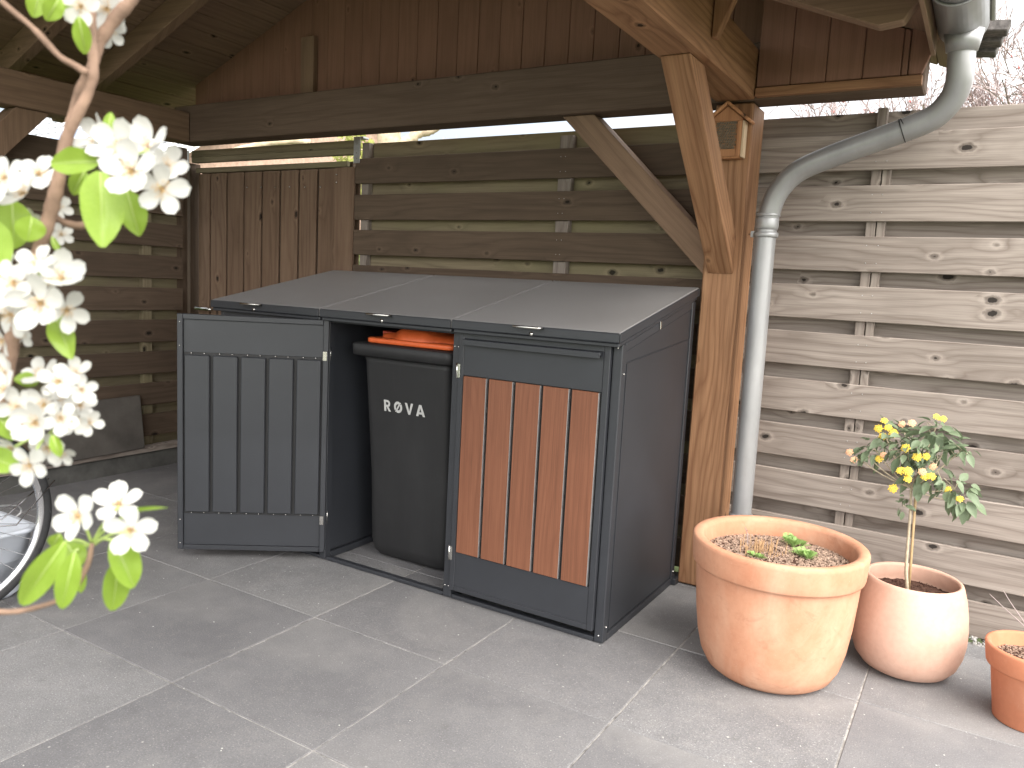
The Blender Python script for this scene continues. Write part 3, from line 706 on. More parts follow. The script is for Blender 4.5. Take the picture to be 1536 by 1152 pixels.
tube('bin_handle', [(-1.24, .70, .97), (-1.24, .725, 1.0), (-.82, .725, 1.0), (-.82, .70, .97)], .012, M_BIN, wb)
# lettering on the front, lying in the bin's sloping front face
lt = bmesh.new()
yf = lambda z: .155-.05*(z-.40)/.50-.0012
def poly2(pts):
    f = [lt.verts.new((x, yf(z), z)) for x, z in pts]; lt.faces.new(f)
def quadstrip(outer, inner, closed=False):
    n = len(outer)
    for k in range(n-1): poly2([outer[k], outer[k+1], inner[k+1], inner[k]])
H, zz = .050, .693; s = .0115
x = -1.150
poly2([(x, zz), (x+s, zz), (x+s, zz+H), (x, zz+H)])
bo = [(x+s, zz+H)]+[(x+.019+.0155*math.sin(a), zz+H-.0155+.0155*math.cos(a)) for a in [math.pi*k/10 for k in range(11)]]+[(x+s, zz+H-.031)]
bi = [(x+s, zz+H-.0095)]+[(x+.019+.006*math.sin(a), zz+H-.0155+.006*math.cos(a)) for a in [math.pi*k/10 for k in range(11)]]+[(x+s, zz+H-.0215)]
quadstrip(bo, bi); poly2([(x+.0145, zz+H-.031), (x+.025, zz+H-.031), (x+.038, zz), (x+.0255, zz)])
cx = -1.072
for a0 in (60, 240):
    A = [math.radians(a0+150*k/12+8) for k in range(13)]
    quadstrip([(cx+.0225*math.cos(a), zz+.025+.025*math.sin(a)) for a in A], [(cx+.012*math.cos(a), zz+.025+.0135*math.sin(a)) for a in A])
poly2([(cx-.017, zz+.004), (cx-.009, zz+.004), (cx+.017, zz+.046), (cx+.009, zz+.046)])
x = -1.034
poly2([(x, zz+H), (x+.0125, zz+H), (x+.0225, zz+.014), (x+.0225, zz), (x+.0175, zz)]); poly2([(x+.0325, zz+H), (x+.045, zz+H), (x+.0275, zz), (x+.0225, zz), (x+.0225, zz+.014)])
x = -.975
poly2([(x, zz), (x+.0125, zz), (x+.0235, zz+.036), (x+.0235, zz+H), (x+.0175, zz+H)]); poly2([(x+.036, zz), (x+.0485, zz), (x+.030, zz+H), (x+.0235, zz+H), (x+.0235, zz+.036)])
poly2([(x+.015, zz+.009), (x+.033, zz+.009), (x+.030, zz+.018), (x+.018, zz+.018)])
for v in lt.verts: v.co -= base(wb)
link('lettering', bm_mesh(lt), M_WHITE, wb)

# ================================================================== POTS
p1 = empty('flower_pot', (.535, .19, 0), 'largest orange terracotta pot, weathered, with a thick rim and cut back stems in mulch', 'plant pot')
pr = [(0, .0), (.165, .0), (.185, .004), (.208, .022), (.228, .06), (.243, .12), (.254, .20), (.262, .30), (.266, .363), (.2665, .366), (.277, .369), (.279, .375), (.281, .40), (.284, .445), (.283, .456), (.277, .461), (.262, .461), (.250, .457), (.245, .445), (.242, .40), (.240, .34), (0, .34)]
link('pot_body', lathe_mesh(pr, 96), M_TER1, p1)
def soil(name, par, R, z, mat, chips=0, chipmat=None, amp=.012, csz=(.004, .012)):
    bm = bmesh.new(); rings = []; nr, ns = 14, 48
    c = bm.verts.new((0, 0, z+amp))
    for i in range(1, nr+1):
        r = R*i/nr
        rings.append([bm.verts.new((r*math.cos(2*math.pi*k/ns), r*math.sin(2*math.pi*k/ns), z+amp*(1-(i/nr)**2)+random.uniform(-.003, .003))) for k in range(ns)])
    for k in range(ns): bm.faces.new((c, rings[0][k], rings[0][(k+1) % ns]))
    for a, b in zip(rings, rings[1:]):
        for k in range(ns): bm.faces.new((a[k], b[k], b[(k+1) % ns], a[(k+1) % ns]))
    o = link(name, bm_mesh(bm), mat, par, smooth=True)
    if chips:
        bm = bmesh.new()
        for k in range(chips):
            r = R*math.sqrt(random.random())*.985; a = random.random()*6.28
            l = random.uniform(*csz); m = Matrix.Translation((r*math.cos(a), r*math.sin(a), z+amp*(1-(r/R)**2)+.002)) @ Euler((random.uniform(-.5, .5), random.uniform(-.5, .5), random.random()*6)).to_matrix().to_4x4() @ Matrix.Diagonal((l, l*random.uniform(.2, .6), l*random.uniform(.12, .3), 1))
            bmesh.ops.create_cube(bm, size=1, matrix=m)
        q = link('mulch_chips' if name != 'potting_soil' else 'soil_crumbs', bm_mesh(bm), chipmat, par); q['kind'] = 'stuff'
    return o
soil('mulch', p1, .246, .395, M_SOIL, 3200, M_BARK, .01, (.006, .015))
bm = bmesh.new()
for k in range(95):
    a = random.random()*6.28; r = random.uniform(0, .085)*random.random()**.3
    x, y = -.055+r*math.cos(a)*1.2, .0+r*math.sin(a); hgt = random.uniform(.012, .05)
    add_tube(bm, [(x, y, .39), (x+random.uniform(-.008, .008), y+random.uniform(-.008, .008), .40+hgt)], [.0016, .0012], 5)
link('cut_stems', bm_mesh(bm), M_STUB, p1)['kind'] = 'stuff'
bm = bmesh.new(); add_tube(bm, catmull([(-.11, .03, .39), (-.112, .032, .43), (-.118, .034, .455), (-.124, .032, .468)], 4), .0014, 5)
add_tube(bm, [(-.118, .034, .455), (-.113, .03, .462)], .001, 5)
link('dry_stem', bm_mesh(bm), M_TWIG, p1)
def leafgrid(nl, nw, wf, curl, fold, L_=1.0, tip=.0, wave=0):
    bm = bmesh.new(); g = []
    for i in range(nl+1):
        t = i/nl; w = wf(t); row = []
        for j in range(-nw, nw+1):
            s_ = j/nw
            row.append(bm.verts.new((s_*w, t*L_, -curl*t*t+fold*abs(s_)*w*1.0+wave*math.sin(t*11+s_*2)*abs(s_)*w)))
        g.append(row)
    for a, b in zip(g, g[1:]):
        for j in range(2*nw):
            try: bm.faces.new((a[j], a[j+1], b[j+1], b[j]))
            except ValueError: pass
    bmesh.ops.remove_doubles(bm, verts=bm.verts[:], dist=1e-5)
    me = bm_mesh(bm)
    for p in me.polygons: p.use_smooth = True
    return me
# feathery seedlings: each a clump of divided leaves
def feather(loc, size, name='seedling'):
    bm = bmesh.new()
    for k in range(12):
        a = random.random()*6.28; tilt = random.uniform(.5, 1.4); Ls = size*random.uniform(.6, 1.1)
        d = Vector((math.cos(a)*math.cos(tilt), math.sin(a)*math.cos(tilt), math.sin(tilt)*.8)); s_ = d.cross(Vector((0, 0, 1))).normalized(); nrm = s_.cross(d)
        for i in range(1, 11):
            t = i/10; p = d*Ls*t - Vector((0, 0, 1))*Ls*.35*t*t; w = Ls*.30*math.sin(math.pi*min(1, t*.8+.15))
            for sg in (-1, 1):
                q = p+s_*sg*w+d*w*.35+nrm*random.uniform(-.15, .15)*w
                m_ = (p+q)/2; e = d*w*.16
                vs = [bm.verts.new(x) for x in (p, m_+e, q, m_-e)]; bm.faces.new(vs)
        add_tube(bm, [(0, 0, -.01), d*Ls*.5-Vector((0, 0, Ls*.09))], .0008, 4)
    return link(name, bm_mesh(bm), M_FERN, p1, Vector(loc)-base(p1)+Vector((0, 0, 0)))
for q in ((.538, .33, .415, .062), (.560, .31, .412, .06), (.585, .335, .41, .045), (.605, .235, .408, .062), (.628, .215, .408, .055), (.47, .125, .405, .045), (.495, .12, .405, .04)): feather(q[:3], q[3])

p2 = empty('flower_pot', (.934, .5, 0), 'smooth pale pink round terracotta pot in front of the grey fence', 'plant pot')
pr = [(0, 0), (.09, 0), (.115, .003), (.140, .016), (.163, .045), (.177, .085), (.1835, .13), (.183, .18), (.178, .23), (.169, .28), (.158, .318), (.154, .328), (.149, .332), (.143, .330), (.140, .322), (.148, .28), (.155, .23), (0, .23)]
link('pot_body', lathe_mesh(pr, 96), M_TER2, p2)
soil('potting_soil', p2, .150, .268, M_SOIL, 700, M_SOIL, .006, (.004, .010))
p3 = empty('flower_pot', (1.292, .335, 0), 'small red terracotta pot with bare twigs at the right edge', 'plant pot')
pr = [(0, 0), (.085, 0), (.090, .004), (.112, .168), (.113, .170), (.124, .172), (.126, .176), (.134, .232), (.133, .237), (.128, .240), (.121, .239), (.117, .234), (.108, .18), (0, .18)]
link('pot_body', lathe_mesh(pr, 72), M_TER3, p3)
soil('potting_soil', p3, .113, .196, M_SOIL, 700, M_BARK, .004, (.004, .010))
tw = empty('bare_twig_plant', (1.292, .335, .2), 'leafless thin twigs standing in the small red pot', 'plant')
def twig(pts, r, mat=None, par=None, name='twig'): return tube(name, catmull(pts, 4), r, mat or M_TWIG, par, seg=6)
for pts in ([(1.285, .335, .19), (1.28, .335, .27), (1.255, .34, .30), (1.20, .345, .34), (1.155, .35, .375)], [(1.285, .335, .25), (1.262, .34, .30), (1.215, .345, .36), (1.19, .35, .395)],
            [(1.292, .34, .19), (1.295, .335, .28), (1.285, .33, .35), (1.262, .335, .40), (1.25, .34, .43)], [(1.295, .335, .24), (1.31, .33, .33), (1.30, .33, .42)], [(1.288, .34, .30), (1.262, .335, .375), (1.27, .33, .40)]):
    twig([Vector(p) for p in pts], [.0028*(1-.7*i/(4*(len(pts)-1))) for i in range(4*(len(pts)-1)+1)], par=tw)
for k in range(10):
    lm = leafgrid(3, 1, lambda t: .004*math.sin(math.pi*t)+.0003, .003, .2, .012)
    o = link('dry_leaf', lm, M_STUB, tw, Vector((1.262+random.uniform(-.02, .03), .333+random.uniform(-.01, .01), .40+random.uniform(-.02, .03)))-base(tw), (random.random()*6, random.random()*6, random.random()*6))

# ================================================================== LANTANA
la = empty('lantana_tree', (.918, .5, .27), 'small standard plant with grey green leaves and yellow flower heads in the pink pot', 'plant')
stem = catmull([(.920, .498, .262), (.914, .498, .31), (.907, .498, .36), (.903, .50, .45), (.900, .50, .55), (.893, .50, .64)], 5)
tube('stem', stem, [.0065-.003*i/len(stem) for i in range(len(stem))], M_STEM, la, seg=8)
tube('cane', [(.924, .512, .25), (.918, .510, .40), (.908, .510, .66)], .0045, M_CANE, la, seg=8)
lm1 = leafgrid(6, 2, lambda t: .30*math.sin(math.pi*min(1, t*.95+.03))**.8*(1.15-t*.55)+.004, .28, .25, 1.0)
blobs = [((.87, .50, .775), .085, 62), ((.80, .50, .80), .058, 30), ((.94, .50, .82), .065, 30), ((.945, .50, .86), .035, 12), ((.74, .495, .735), .026, 11), ((.705, .495, .725), .022, 7), ((.96, .49, .73), .075, 40), ((1.025, .49, .665), .06, 34), ((1.055, .49, .625), .035, 14), ((.765, .495, .76), .045, 16), ((1.03, .49, .80), .035, 12), ((.99, .50, .80), .04, 14), ((.90, .495, .675), .045, 16), ((.875, .49, .575), .022, 9), ((.885, .49, .605), .018, 5)]
nleaf = 0
for c, r, nn in blobs:
    c = Vector(c)
    for k in range(nn):
        d = Vector((random.gauss(0, 1), random.gauss(0, 1), random.gauss(0, 1))).normalized()
        p = c+d*r*random.uniform(.45, 1.05); p.z = max(p.z, .5)
        sz = random.uniform(.028, .056) if r > .03 else random.uniform(.020, .032)
        o = link('leaf', lm1, M_LEAF2, la, p-base(la))
        yd = (d+Vector((0, -.15, -.45))).normalized(); q = yd.to_track_quat('Y', 'Z'); q = q @ Euler((0, random.uniform(-.9, .9), 0)).to_quaternion()
        o.rotation_euler = q.to_euler(); o.scale = (sz, sz, sz); nleaf += 1
bm = bmesh.new()
top = Vector((.893, .50, .64))
for c, r, nn in blobs[:-2]:
    c = Vector(c); add_tube(bm, catmull([top-base(la), (top*.5+c*.5)+Vector((0, 0, -.01))-base(la), c-base(la)], 4), .0022, 5)
    for k in range(nn//5):
        d = Vector((random.gauss(0, 1), random.gauss(0, 1), random.gauss(0, 1))).normalized(); add_tube(bm, [c-base(la), c+d*r-base(la)], .0011, 4)
add_tube(bm, [Vector((.899, .50, .57))-base(la), Vector((.875, .49, .578))-base(la)], .0015, 4)
link('branches', bm_mesh(bm), M_STEM, la)
bm = bmesh.new(); mb = bmesh.new()
for k in range(26):                      # a head is a dome of small florets
    t = k/26; a = k*2.4; rr = math.sqrt(t)
    p = Vector((rr*math.cos(a), rr*math.sin(a), .55*math.sqrt(max(0, 1-rr*rr))))
    bmesh.ops.create_icosphere(bm, subdivisions=1, radius=.22, matrix=Matrix.Translation(p) @ Matrix.Diagonal((1, 1, .55, 1)))
hm = bm_mesh(bm); hm2 = hm.copy()
heads = [(.790, .455, .868, 0), (.775, .455, .84, 0), (.805, .455, .845, 0), (.792, .45, .815, 0), (.822, .455, .83, 0), (.845, .455, .865, 1), (.875, .45, .872, 1), (.945, .455, .902, 0), (.965, .455, .898, 0), (.868, .42, .79, 0), (.905, .42, .765, 0), (.930, .42, .772, 0), (.862, .41, .712, 0), (.882, .405, .715, 0), (.884, .405, .69, 0), (.925, .41, .72, 1), (.935, .41, .705, 0), (.953, .41, .708, 0), (.842, .43, .645, 0), (.69, .47, .74, 1), (.707, .47, .715, 1), (1.005, .44, .668, 0), (1.042, .44, .642, 0), (.79, .45, .735, 0), (.955, .42, .74, 1), (.80, .45, .75, 1)]
for x, y, z, kd in heads:
    o = link('flower_head', hm2 if kd else hm, M_PINK if kd else M_YEL, la, Vector((x, y, z))-base(la))
    s_ = random.uniform(.0115, .0155); o.scale = (s_, s_, s_)
    o.rotation_euler = Vector((random.uniform(-.5, .6), -1, random.uniform(.1, 1.0))).to_track_quat('Z', 'Y').to_euler()

# ================================================================== BICYCLES AND TUB
def wheel(par, cx, cy, cz, R=.35):
    """Wheel in the plane x = cx."""
    w = empty('wheel', Vector((cx, cy, cz))-base(par)); w.parent = par
    def circ(r, x=0, n=72): return [(cx+x, cy+r*math.cos(2*math.pi*k/n), cz+r*math.sin(2*math.pi*k/n)) for k in range(n)]
    tube('tyre', circ(R-.018), .0185, M_RUB, w, seg=14, closed=True)
    for x in (-.0165, .0165):
        bm = bmesh.new(); a = circ(R-.011, x); b = circ(R-.016, x*1.06)
        A = [bm.verts.new(Vector(p)-base(w)) for p in a]; B = [bm.verts.new(Vector(p)-base(w)) for p in b]
        for k in range(72): bm.faces.new((A[k], A[(k+1) % 72], B[(k+1) % 72], B[k]))
        link('reflective_stripe', bm_mesh(bm), M_PALE, w)
    bm = bmesh.new(); prof = [(-.011, R-.030), (-.012, R-.046), (0, R-.052), (.012, R-.046), (.011, R-.030)]; rg = []
    for x, r in prof: rg.append([bm.verts.new(Vector((cx+x, cy+r*math.cos(2*math.pi*k/72), cz+r*math.sin(2*math.pi*k/72)))-base(w)) for k in range(72)])
    for a, b in zip(rg, rg[1:]):
        for k in range(72): bm.faces.new((a[k], a[(k+1) % 72], b[(k+1) % 72], b[k]))
    link('rim', bm_mesh(bm), M_CHROME, w, smooth=True)
    tube('hub', [(cx-.045, cy, cz), (cx-.04, cy, cz), (cx+.04, cy, cz), (cx+.045, cy, cz)], [.012, .024, .024, .012], M_CHROME, w, seg=16)
    for k in range(32):
        a = 2*math.pi*k/32; sx = .035*(1 if k % 2 else -1); a2 = a+(.9 if (k//2) % 2 else -.9)
        tube('spoke', [(cx+sx, cy+.022*math.cos(a2), cz+.022*math.sin(a2)), (cx, cy+(R-.05)*math.cos(a), cz+(R-.05)*math.sin(a))], .0011, M_CHROME, w, seg=5)
    return w
def bicycle(cx, cy, label, paint, R=.35):
    b = empty('bicycle', (cx, cy-.5, 0), label, 'bicycle')
    wheel(b, cx, cy, R, R); wheel(b, cx, cy-1.08, R, R)
    fm = simple('bicycle_paint', paint, .3, 0, .6)
    f = Vector((cx, cy, R)); r = Vector((cx, cy-1.08, R)); bb = Vector((cx, cy-.65, .28)); st = Vector((cx, cy-.78, .78)); hd = Vector((cx, cy-.16, .88)); hl = Vector((cx, cy-.12, .70))
    for n_, a, c, rr in (('top_tube', st-Vector((0, 0, .05)), hd, .016), ('down_tube', bb, hl, .019), ('seat_tube', bb, st, .016), ('head_tube', hl, hd+Vector((0, -.01, .04)), .02)): tube(n_, [a, c], rr, fm, b)
    for s_ in (-.05, .05):
        o = Vector((s_, 0, 0))
        tube('fork_blade', catmull([f+o, f+o*.9+Vector((0, -.03, .18)), hl+o*.6+Vector((0, 0, -.02))], 4), .009, fm, b)
        tube('chain_stay', [r+o, bb+o*.4], .008, fm, b); tube('seat_stay', [r+o, st+o*.3], .007, fm, b)
        tube('mudguard_stay', [f+o, f+o*1.0+Vector((0, .20, -.03)), f+o*.4+Vector((0, .355, .10))], .0028, M_CHROME, b, seg=6)
    tube('seat_post', [st, st+Vector((0, -.02, .14))], .013, M_CHROME, b)
    loft('saddle', [(cx-.03, cx+.03, st.y-.10, st.y+.14, st.z+.13, .02), (cx-.07, cx+.07, st.y-.16, st.y+.14, st.z+.16, .03), (cx-.07, cx+.07, st.y-.15, st.y+.12, st.z+.19, .03)], M_RUB, b)
    tube('handlebar', catmull([hd+Vector((-.28, -.18, .16)), hd+Vector((-.24, -.04, .14)), hd+Vector((0, .03, .08)), hd+Vector((.24, -.04, .14)), hd+Vector((.28, -.18, .16))], 5), .011, M_CHROME, b)
    tube('crank', [bb+Vector((.06, 0, 0)), bb+Vector((.07, .05, -.16))], .010, M_CHROME, b); tube('crank', [bb+Vector((-.06, 0, 0)), bb+Vector((-.07, -.05, .16))], .010, M_CHROME, b)
    tube('chainring', [bb+Vector((.045, 0, 0)), bb+Vector((.052, 0, 0))], .09, M_CHROME, b, seg=32)
    return b
bicycle(-1.895, -1.255, 'nearer bicycle whose wheel with silver rim shows at the left edge', (.04, .045, .05))
bicycle(-2.32, -1.235, 'farther bicycle standing behind the first wheel at the left edge', (.10, .10, .11))
tb = empty('plastic_tub', (-2.12, -1.0, 0), 'pale grey plastic tub with a wire handle behind the bicycle wheel', 'tub')
loft('tub_body', [(-2.26, -1.98, -1.27, -.99, .003, .05), (-2.27, -1.97, -1.29, -.97, .02, .05), (-2.30, -1.94, -1.30, -.935, .25, .05), (-2.31, -1.93, -1.31, -.925, .252, .05), (-2.31, -1.93, -1.31, -.925, .268, .05), (-2.295, -1.945, -1.295, -.94, .268, .05), (-2.28, -1.96, -1.28, -.96, .05, .05)], M_PALE, tb)
tube('wire_handle', catmull([(-2.12, -.925, .26), (-2.12, -.90, .28), (-2.12, -.92, .31), (-2.12, -1.02, .325)], 4), .004, M_GALV, tb, seg=6)

# ================================================================== PEAR TREE
FLOWERS=[
 ((0.639, -2.227, 1.3308),(0.304, -0.904, 0.302),0.0181),
 ((0.6698, -2.2403, 1.3154),(0.577, -0.784, 0.228),0.0177),
 ((0.6746, -2.2267, 1.3087),(0.734, -0.664, -0.143),0.0157),
 ((0.6379, -2.2096, 1.3339),(0.55, -0.623, 0.556),0.0169),
 ((0.6045, -2.2172, 1.3377),(-0.039, -0.916, 0.399),0.0146),
 ((0.6571, -2.2115, 1.3227),(0.894, -0.393, 0.213),0.0139),
 ((0.6119, -2.2015, 1.3352),(0.38, -0.688, 0.618),0.0157),
 ((0.6022, -2.259, 1.3027),(0.305, -0.73, 0.611),0.0150),
 ((0.5765, -2.237, 1.3169),(0.547, -0.509, 0.664),0.0153),
 ((0.604, -2.2687, 1.3097),(0.202, -0.905, 0.376),0.0147),
 ((0.5781, -2.2269, 1.2992),(0.863, -0.456, 0.219),0.0086),
 ((0.5854, -2.2471, 1.2922),(0.451, -0.688, -0.569),0.0082),
 ((0.5812, -2.2274, 1.2838),(0.877, -0.383, 0.291),0.0078),
 ((0.6127, -2.2582, 1.2662),(0.451, -0.642, 0.62),0.0136),
 ((0.6248, -2.276, 1.2559),(0.319, -0.924, 0.21),0.0150),
 ((0.6375, -2.2698, 1.2465),(0.599, -0.8, 0.032),0.0164),
 ((0.6246, -2.2521, 1.2591),(0.719, -0.451, 0.529),0.0157),
 ((0.6188, -2.2464, 1.2419),(0.875, -0.47, -0.116),0.0132),
 ((0.6147, -2.2727, 1.2393),(0.098, -0.981, -0.17),0.0140),
 ((0.5874, -2.2619, 1.2638),(-0.031, -0.945, 0.326),0.0132),
 ((0.6016, -2.2709, 1.2249),(0.04, -0.948, -0.315),0.0107),
 ((0.5884, -2.255, 1.227),(0.53, -0.674, -0.515),0.0090),
 ((0.5991, -2.2443, 1.2557),(0.508, -0.71, 0.488),0.0112),
 ((0.6294, -2.2574, 1.2044),(0.632, -0.704, 0.322),0.0114),
 ((0.6006, -2.2511, 1.2046),(0.261, -0.653, 0.711),0.0120),
 ((0.6165, -2.2413, 1.2063),(0.686, -0.429, 0.588),0.0105),
 ((0.6305, -2.2458, 1.1988),(0.919, -0.335, 0.207),0.0095),
 ((0.623, -2.2749, 1.191),(0.319, -0.924, 0.21),0.0133),
 ((0.6243, -2.2623, 1.1913),(0.558, -0.765, 0.322),0.0122),
 ((0.6418, -2.2761, 1.186),(0.591, -0.796, 0.131),0.0136),
 ((0.6328, -2.2583, 1.1847),(0.776, -0.589, 0.227),0.0107),
 ((0.6292, -2.2491, 1.1816),(0.796, -0.604, -0.047),0.0095),
 ((0.6262, -2.2395, 1.1796),(0.936, -0.347, 0.053),0.0090),
 ((0.621, -2.2412, 1.1886),(0.877, -0.383, 0.291),0.0097),
 ((0.6125, -2.2729, 1.1677),(0.258, -0.963, -0.082),0.0100),
 ((0.6314, -2.2743, 1.1616),(0.517, -0.856, 0.027),0.0119),
 ((0.6183, -2.2579, 1.1663),(0.74, -0.671, -0.053),0.0103),
 ((0.615, -2.2489, 1.1614),(0.88, -0.402, -0.253),0.0082),
 ((0.6166, -2.2774, 1.2001),(-0.039, -0.916, 0.399),0.0119),
 ((0.6044, -2.2718, 1.2072),(0.052, -0.963, 0.263),0.0129),
 ((0.6037, -2.2397, 1.1894),(0.58, -0.653, 0.486),0.0107),
 ((0.6563, -2.2631, 1.1366),(0.304, -0.904, 0.302),0.0154),
 ((0.6595, -2.2432, 1.139),(0.515, -0.48, 0.71),0.0152),
 ((0.6891, -2.2556, 1.1341),(0.739, -0.672, 0.041),0.0143),
 ((0.6075, -2.2286, 1.4074),(0.589, -0.77, -0.245),0.0125),
 ((0.5995, -2.209, 1.4131),(0.778, -0.59, -0.217),0.0138),
 ((0.5926, -2.2029, 1.4032),(0.807, -0.44, -0.394),0.0102),
]
LEAVES=[
 ((0.6459, -2.2427, 1.3157),(0.6613, -2.2509, 1.2782),0.0217),
 ((0.6302, -2.2178, 1.3099),(0.6386, -2.2163, 1.2861),0.0157),
 ((0.6355, -2.2363, 1.3221),(0.6116, -2.2507, 1.3207),0.0150),
 ((0.6091, -2.2289, 1.3198),(0.6043, -2.2339, 1.3057),0.0097),
 ((0.6272, -2.2272, 1.3374),(0.6279, -2.2248, 1.3509),0.0066),
 ((0.5866, -2.257, 1.3002),(0.5907, -2.2584, 1.2742),0.0190),
 ((0.6075, -2.2576, 1.2912),(0.6071, -2.2597, 1.278),0.0150),
 ((0.5894, -2.2688, 1.2883),(0.6055, -2.2751, 1.2603),0.0179),
 ((0.6032, -2.2444, 1.2391),(0.6232, -2.2475, 1.2166),0.0135),
 ((0.5997, -2.2521, 1.2008),(0.5985, -2.2642, 1.2031),0.0090),
 ((0.6101, -2.2826, 1.191),(0.6229, -2.2772, 1.1761),0.0140),
 ((0.6008, -2.2807, 1.1624),(0.6255, -2.2779, 1.1606),0.0143),
 ((0.6495, -2.2724, 1.1803),(0.6542, -2.2712, 1.1694),0.0061),
 ((0.5972, -2.2416, 1.2817),(0.6021, -2.2401, 1.2727),0.0037),
 ((0.6612, -2.2734, 1.1267),(0.6446, -2.2885, 1.0917),0.0143),
 ((0.6755, -2.2768, 1.1252),(0.673, -2.2826, 1.0959),0.0113),
 ((0.6425, -2.2623, 1.1186),(0.65, -2.2596, 1.1065),0.0136),
 ((0.65, -2.2596, 1.1065),(0.6521, -2.2604, 1.0924),0.0057),
 ((0.6722, -2.2552, 1.1258),(0.6857, -2.2508, 1.1015),0.0161),
 ((0.6672, -2.2485, 1.1118),(0.6679, -2.2523, 1.0833),0.0143),
 ((0.6291, -2.2583, 1.1202),(0.6262, -2.2612, 1.112),0.0088),
 ((0.5936, -2.2359, 1.4139),(0.5967, -2.2238, 1.4039),0.0125),
 ((0.5768, -2.2332, 1.4206),(0.5748, -2.2369, 1.4037),0.0120),
 ((0.6172, -2.2358, 1.3988),(0.6123, -2.2296, 1.3814),0.0093),
 ((0.6788, -2.2492, 1.1394),(0.7006, -2.2469, 1.1467),0.0024),
 ((0.6075, -2.2401, 1.4089),(0.6027, -2.2449, 1.3961),0.0107),
]
BRANCHES=[
 ([(0.5961, -2.216, 1.4591), (0.6008, -2.2187, 1.422), (0.6044, -2.2209, 1.3924), (0.6069, -2.2219, 1.3757), (0.6057, -2.2246, 1.3626), (0.601, -2.2297, 1.3473), (0.5979, -2.2334, 1.3341), (0.5972, -2.2364, 1.3172), (0.5954, -2.2402, 1.2984), (0.5921, -2.2456, 1.2758), (0.5881, -2.2513, 1.2532), (0.5846, -2.2573, 1.2268), (0.5831, -2.2627, 1.1968), (0.5768, -2.2731, 1.1516), (0.5641, -2.2896, 1.091), (0.5387, -2.3183, 0.9999)],[0.003, 0.003, 0.003, 0.0034, 0.0034, 0.0037, 0.0041, 0.0041, 0.0045, 0.0045, 0.0045, 0.0045, 0.0049, 0.0056, 0.0067, 0.009]),
 ([(0.6246, -2.1879, 1.4543), (0.6132, -2.1994, 1.4231), (0.6049, -2.2064, 1.4092), (0.5982, -2.2125, 1.3947), (0.5963, -2.2155, 1.3819), (0.5919, -2.2202, 1.3683), (0.5892, -2.2244, 1.3509), (0.5872, -2.2282, 1.3336)],[0.0034, 0.0038, 0.0042, 0.0038, 0.0034, 0.0031, 0.0031, 0.0027]),
 ([(0.5478, -2.261, 1.4294), (0.569, -2.2514, 1.4087), (0.5845, -2.244, 1.3958), (0.5905, -2.2413, 1.3899), (0.6005, -2.2369, 1.3796), (0.6079, -2.2331, 1.3753), (0.614, -2.2301, 1.3713)],[0.0018, 0.0018, 0.0018, 0.0022, 0.0018, 0.0022, 0.0022]),
 ([(0.5339, -2.3299, 1.0995), (0.5849, -2.3019, 1.083), (0.616, -2.2838, 1.0802), (0.634, -2.2724, 1.0842), (0.647, -2.2635, 1.0921), (0.653, -2.2577, 1.1067), (0.6541, -2.2552, 1.1192)],[0.0025, 0.0021, 0.0018, 0.0016, 0.0014, 0.0018, 0.0014]),
 ([(0.587, -2.2342, 1.2935), (0.5933, -2.231, 1.29), (0.6016, -2.2261, 1.2894), (0.6076, -2.2218, 1.2947), (0.611, -2.2177, 1.3083), (0.6131, -2.2148, 1.3191)],[0.0023, 0.0023, 0.0027, 0.0023, 0.0019, 0.0015]),
 ([(0.5921, -2.2456, 1.2758), (0.5865, -2.2479, 1.2829), (0.582, -2.2489, 1.2939)],[0.0019, 0.0015, 0.0011]),
 ([(0.5986, -2.2567, 1.2535), (0.6016, -2.2546, 1.2555), (0.6049, -2.2529, 1.2539)],[0.0018, 0.0015, 0.0011]),
 ([(0.5831, -2.2627, 1.1968), (0.5919, -2.2584, 1.1899), (0.6023, -2.2532, 1.183)],[0.0019, 0.0015, 0.0011]),
 ([(0.5839, -2.2633, 1.1894), (0.5967, -2.2577, 1.1752), (0.6071, -2.2525, 1.1684)],[0.0019, 0.0015, 0.0011]),
]
STALKS=[
 ((0.6447, -2.2497, 1.1157),(0.6469, -2.2577, 1.132)),
 ((0.6447, -2.2497, 1.1157),(0.6642, -2.2462, 1.1395)),
 ((0.6453, -2.2493, 1.1157),(0.6712, -2.244, 1.1263)),
 ((0.6449, -2.2498, 1.1139),(0.6418, -2.2625, 1.1196)),
 ((0.6454, -2.2494, 1.1146),(0.6631, -2.2495, 1.1216)),
 ((0.6439, -2.2504, 1.1138),(0.6467, -2.2604, 1.1142)),
 ((0.6326, -2.227, 1.3169),(0.6441, -2.2304, 1.3273)),
 ((0.6326, -2.227, 1.3169),(0.6507, -2.2278, 1.3177)),
 ((0.6332, -2.2267, 1.3169),(0.6644, -2.2207, 1.3107)),
 ((0.6326, -2.227, 1.3169),(0.6568, -2.2224, 1.3298)),
 ((0.6049, -2.2529, 1.2539),(0.6129, -2.2583, 1.2648)),
 ((0.6049, -2.2529, 1.2539),(0.6167, -2.2586, 1.2472)),
 ((0.6049, -2.2529, 1.2539),(0.6246, -2.2522, 1.2583)),
 ((0.6125, -2.2586, 1.185),(0.6295, -2.2575, 1.2034)),
 ((0.6125, -2.2586, 1.185),(0.6132, -2.2693, 1.1892)),
 ((0.617, -2.2577, 1.1725),(0.6217, -2.2682, 1.1619)),
 ((0.617, -2.2577, 1.1725),(0.6384, -2.2551, 1.1836)),
 ((0.617, -2.2577, 1.1725),(0.6125, -2.2729, 1.1677)),
 ((0.6447, -2.2497, 1.1157),(0.6698, -2.2434, 1.1362)),
]

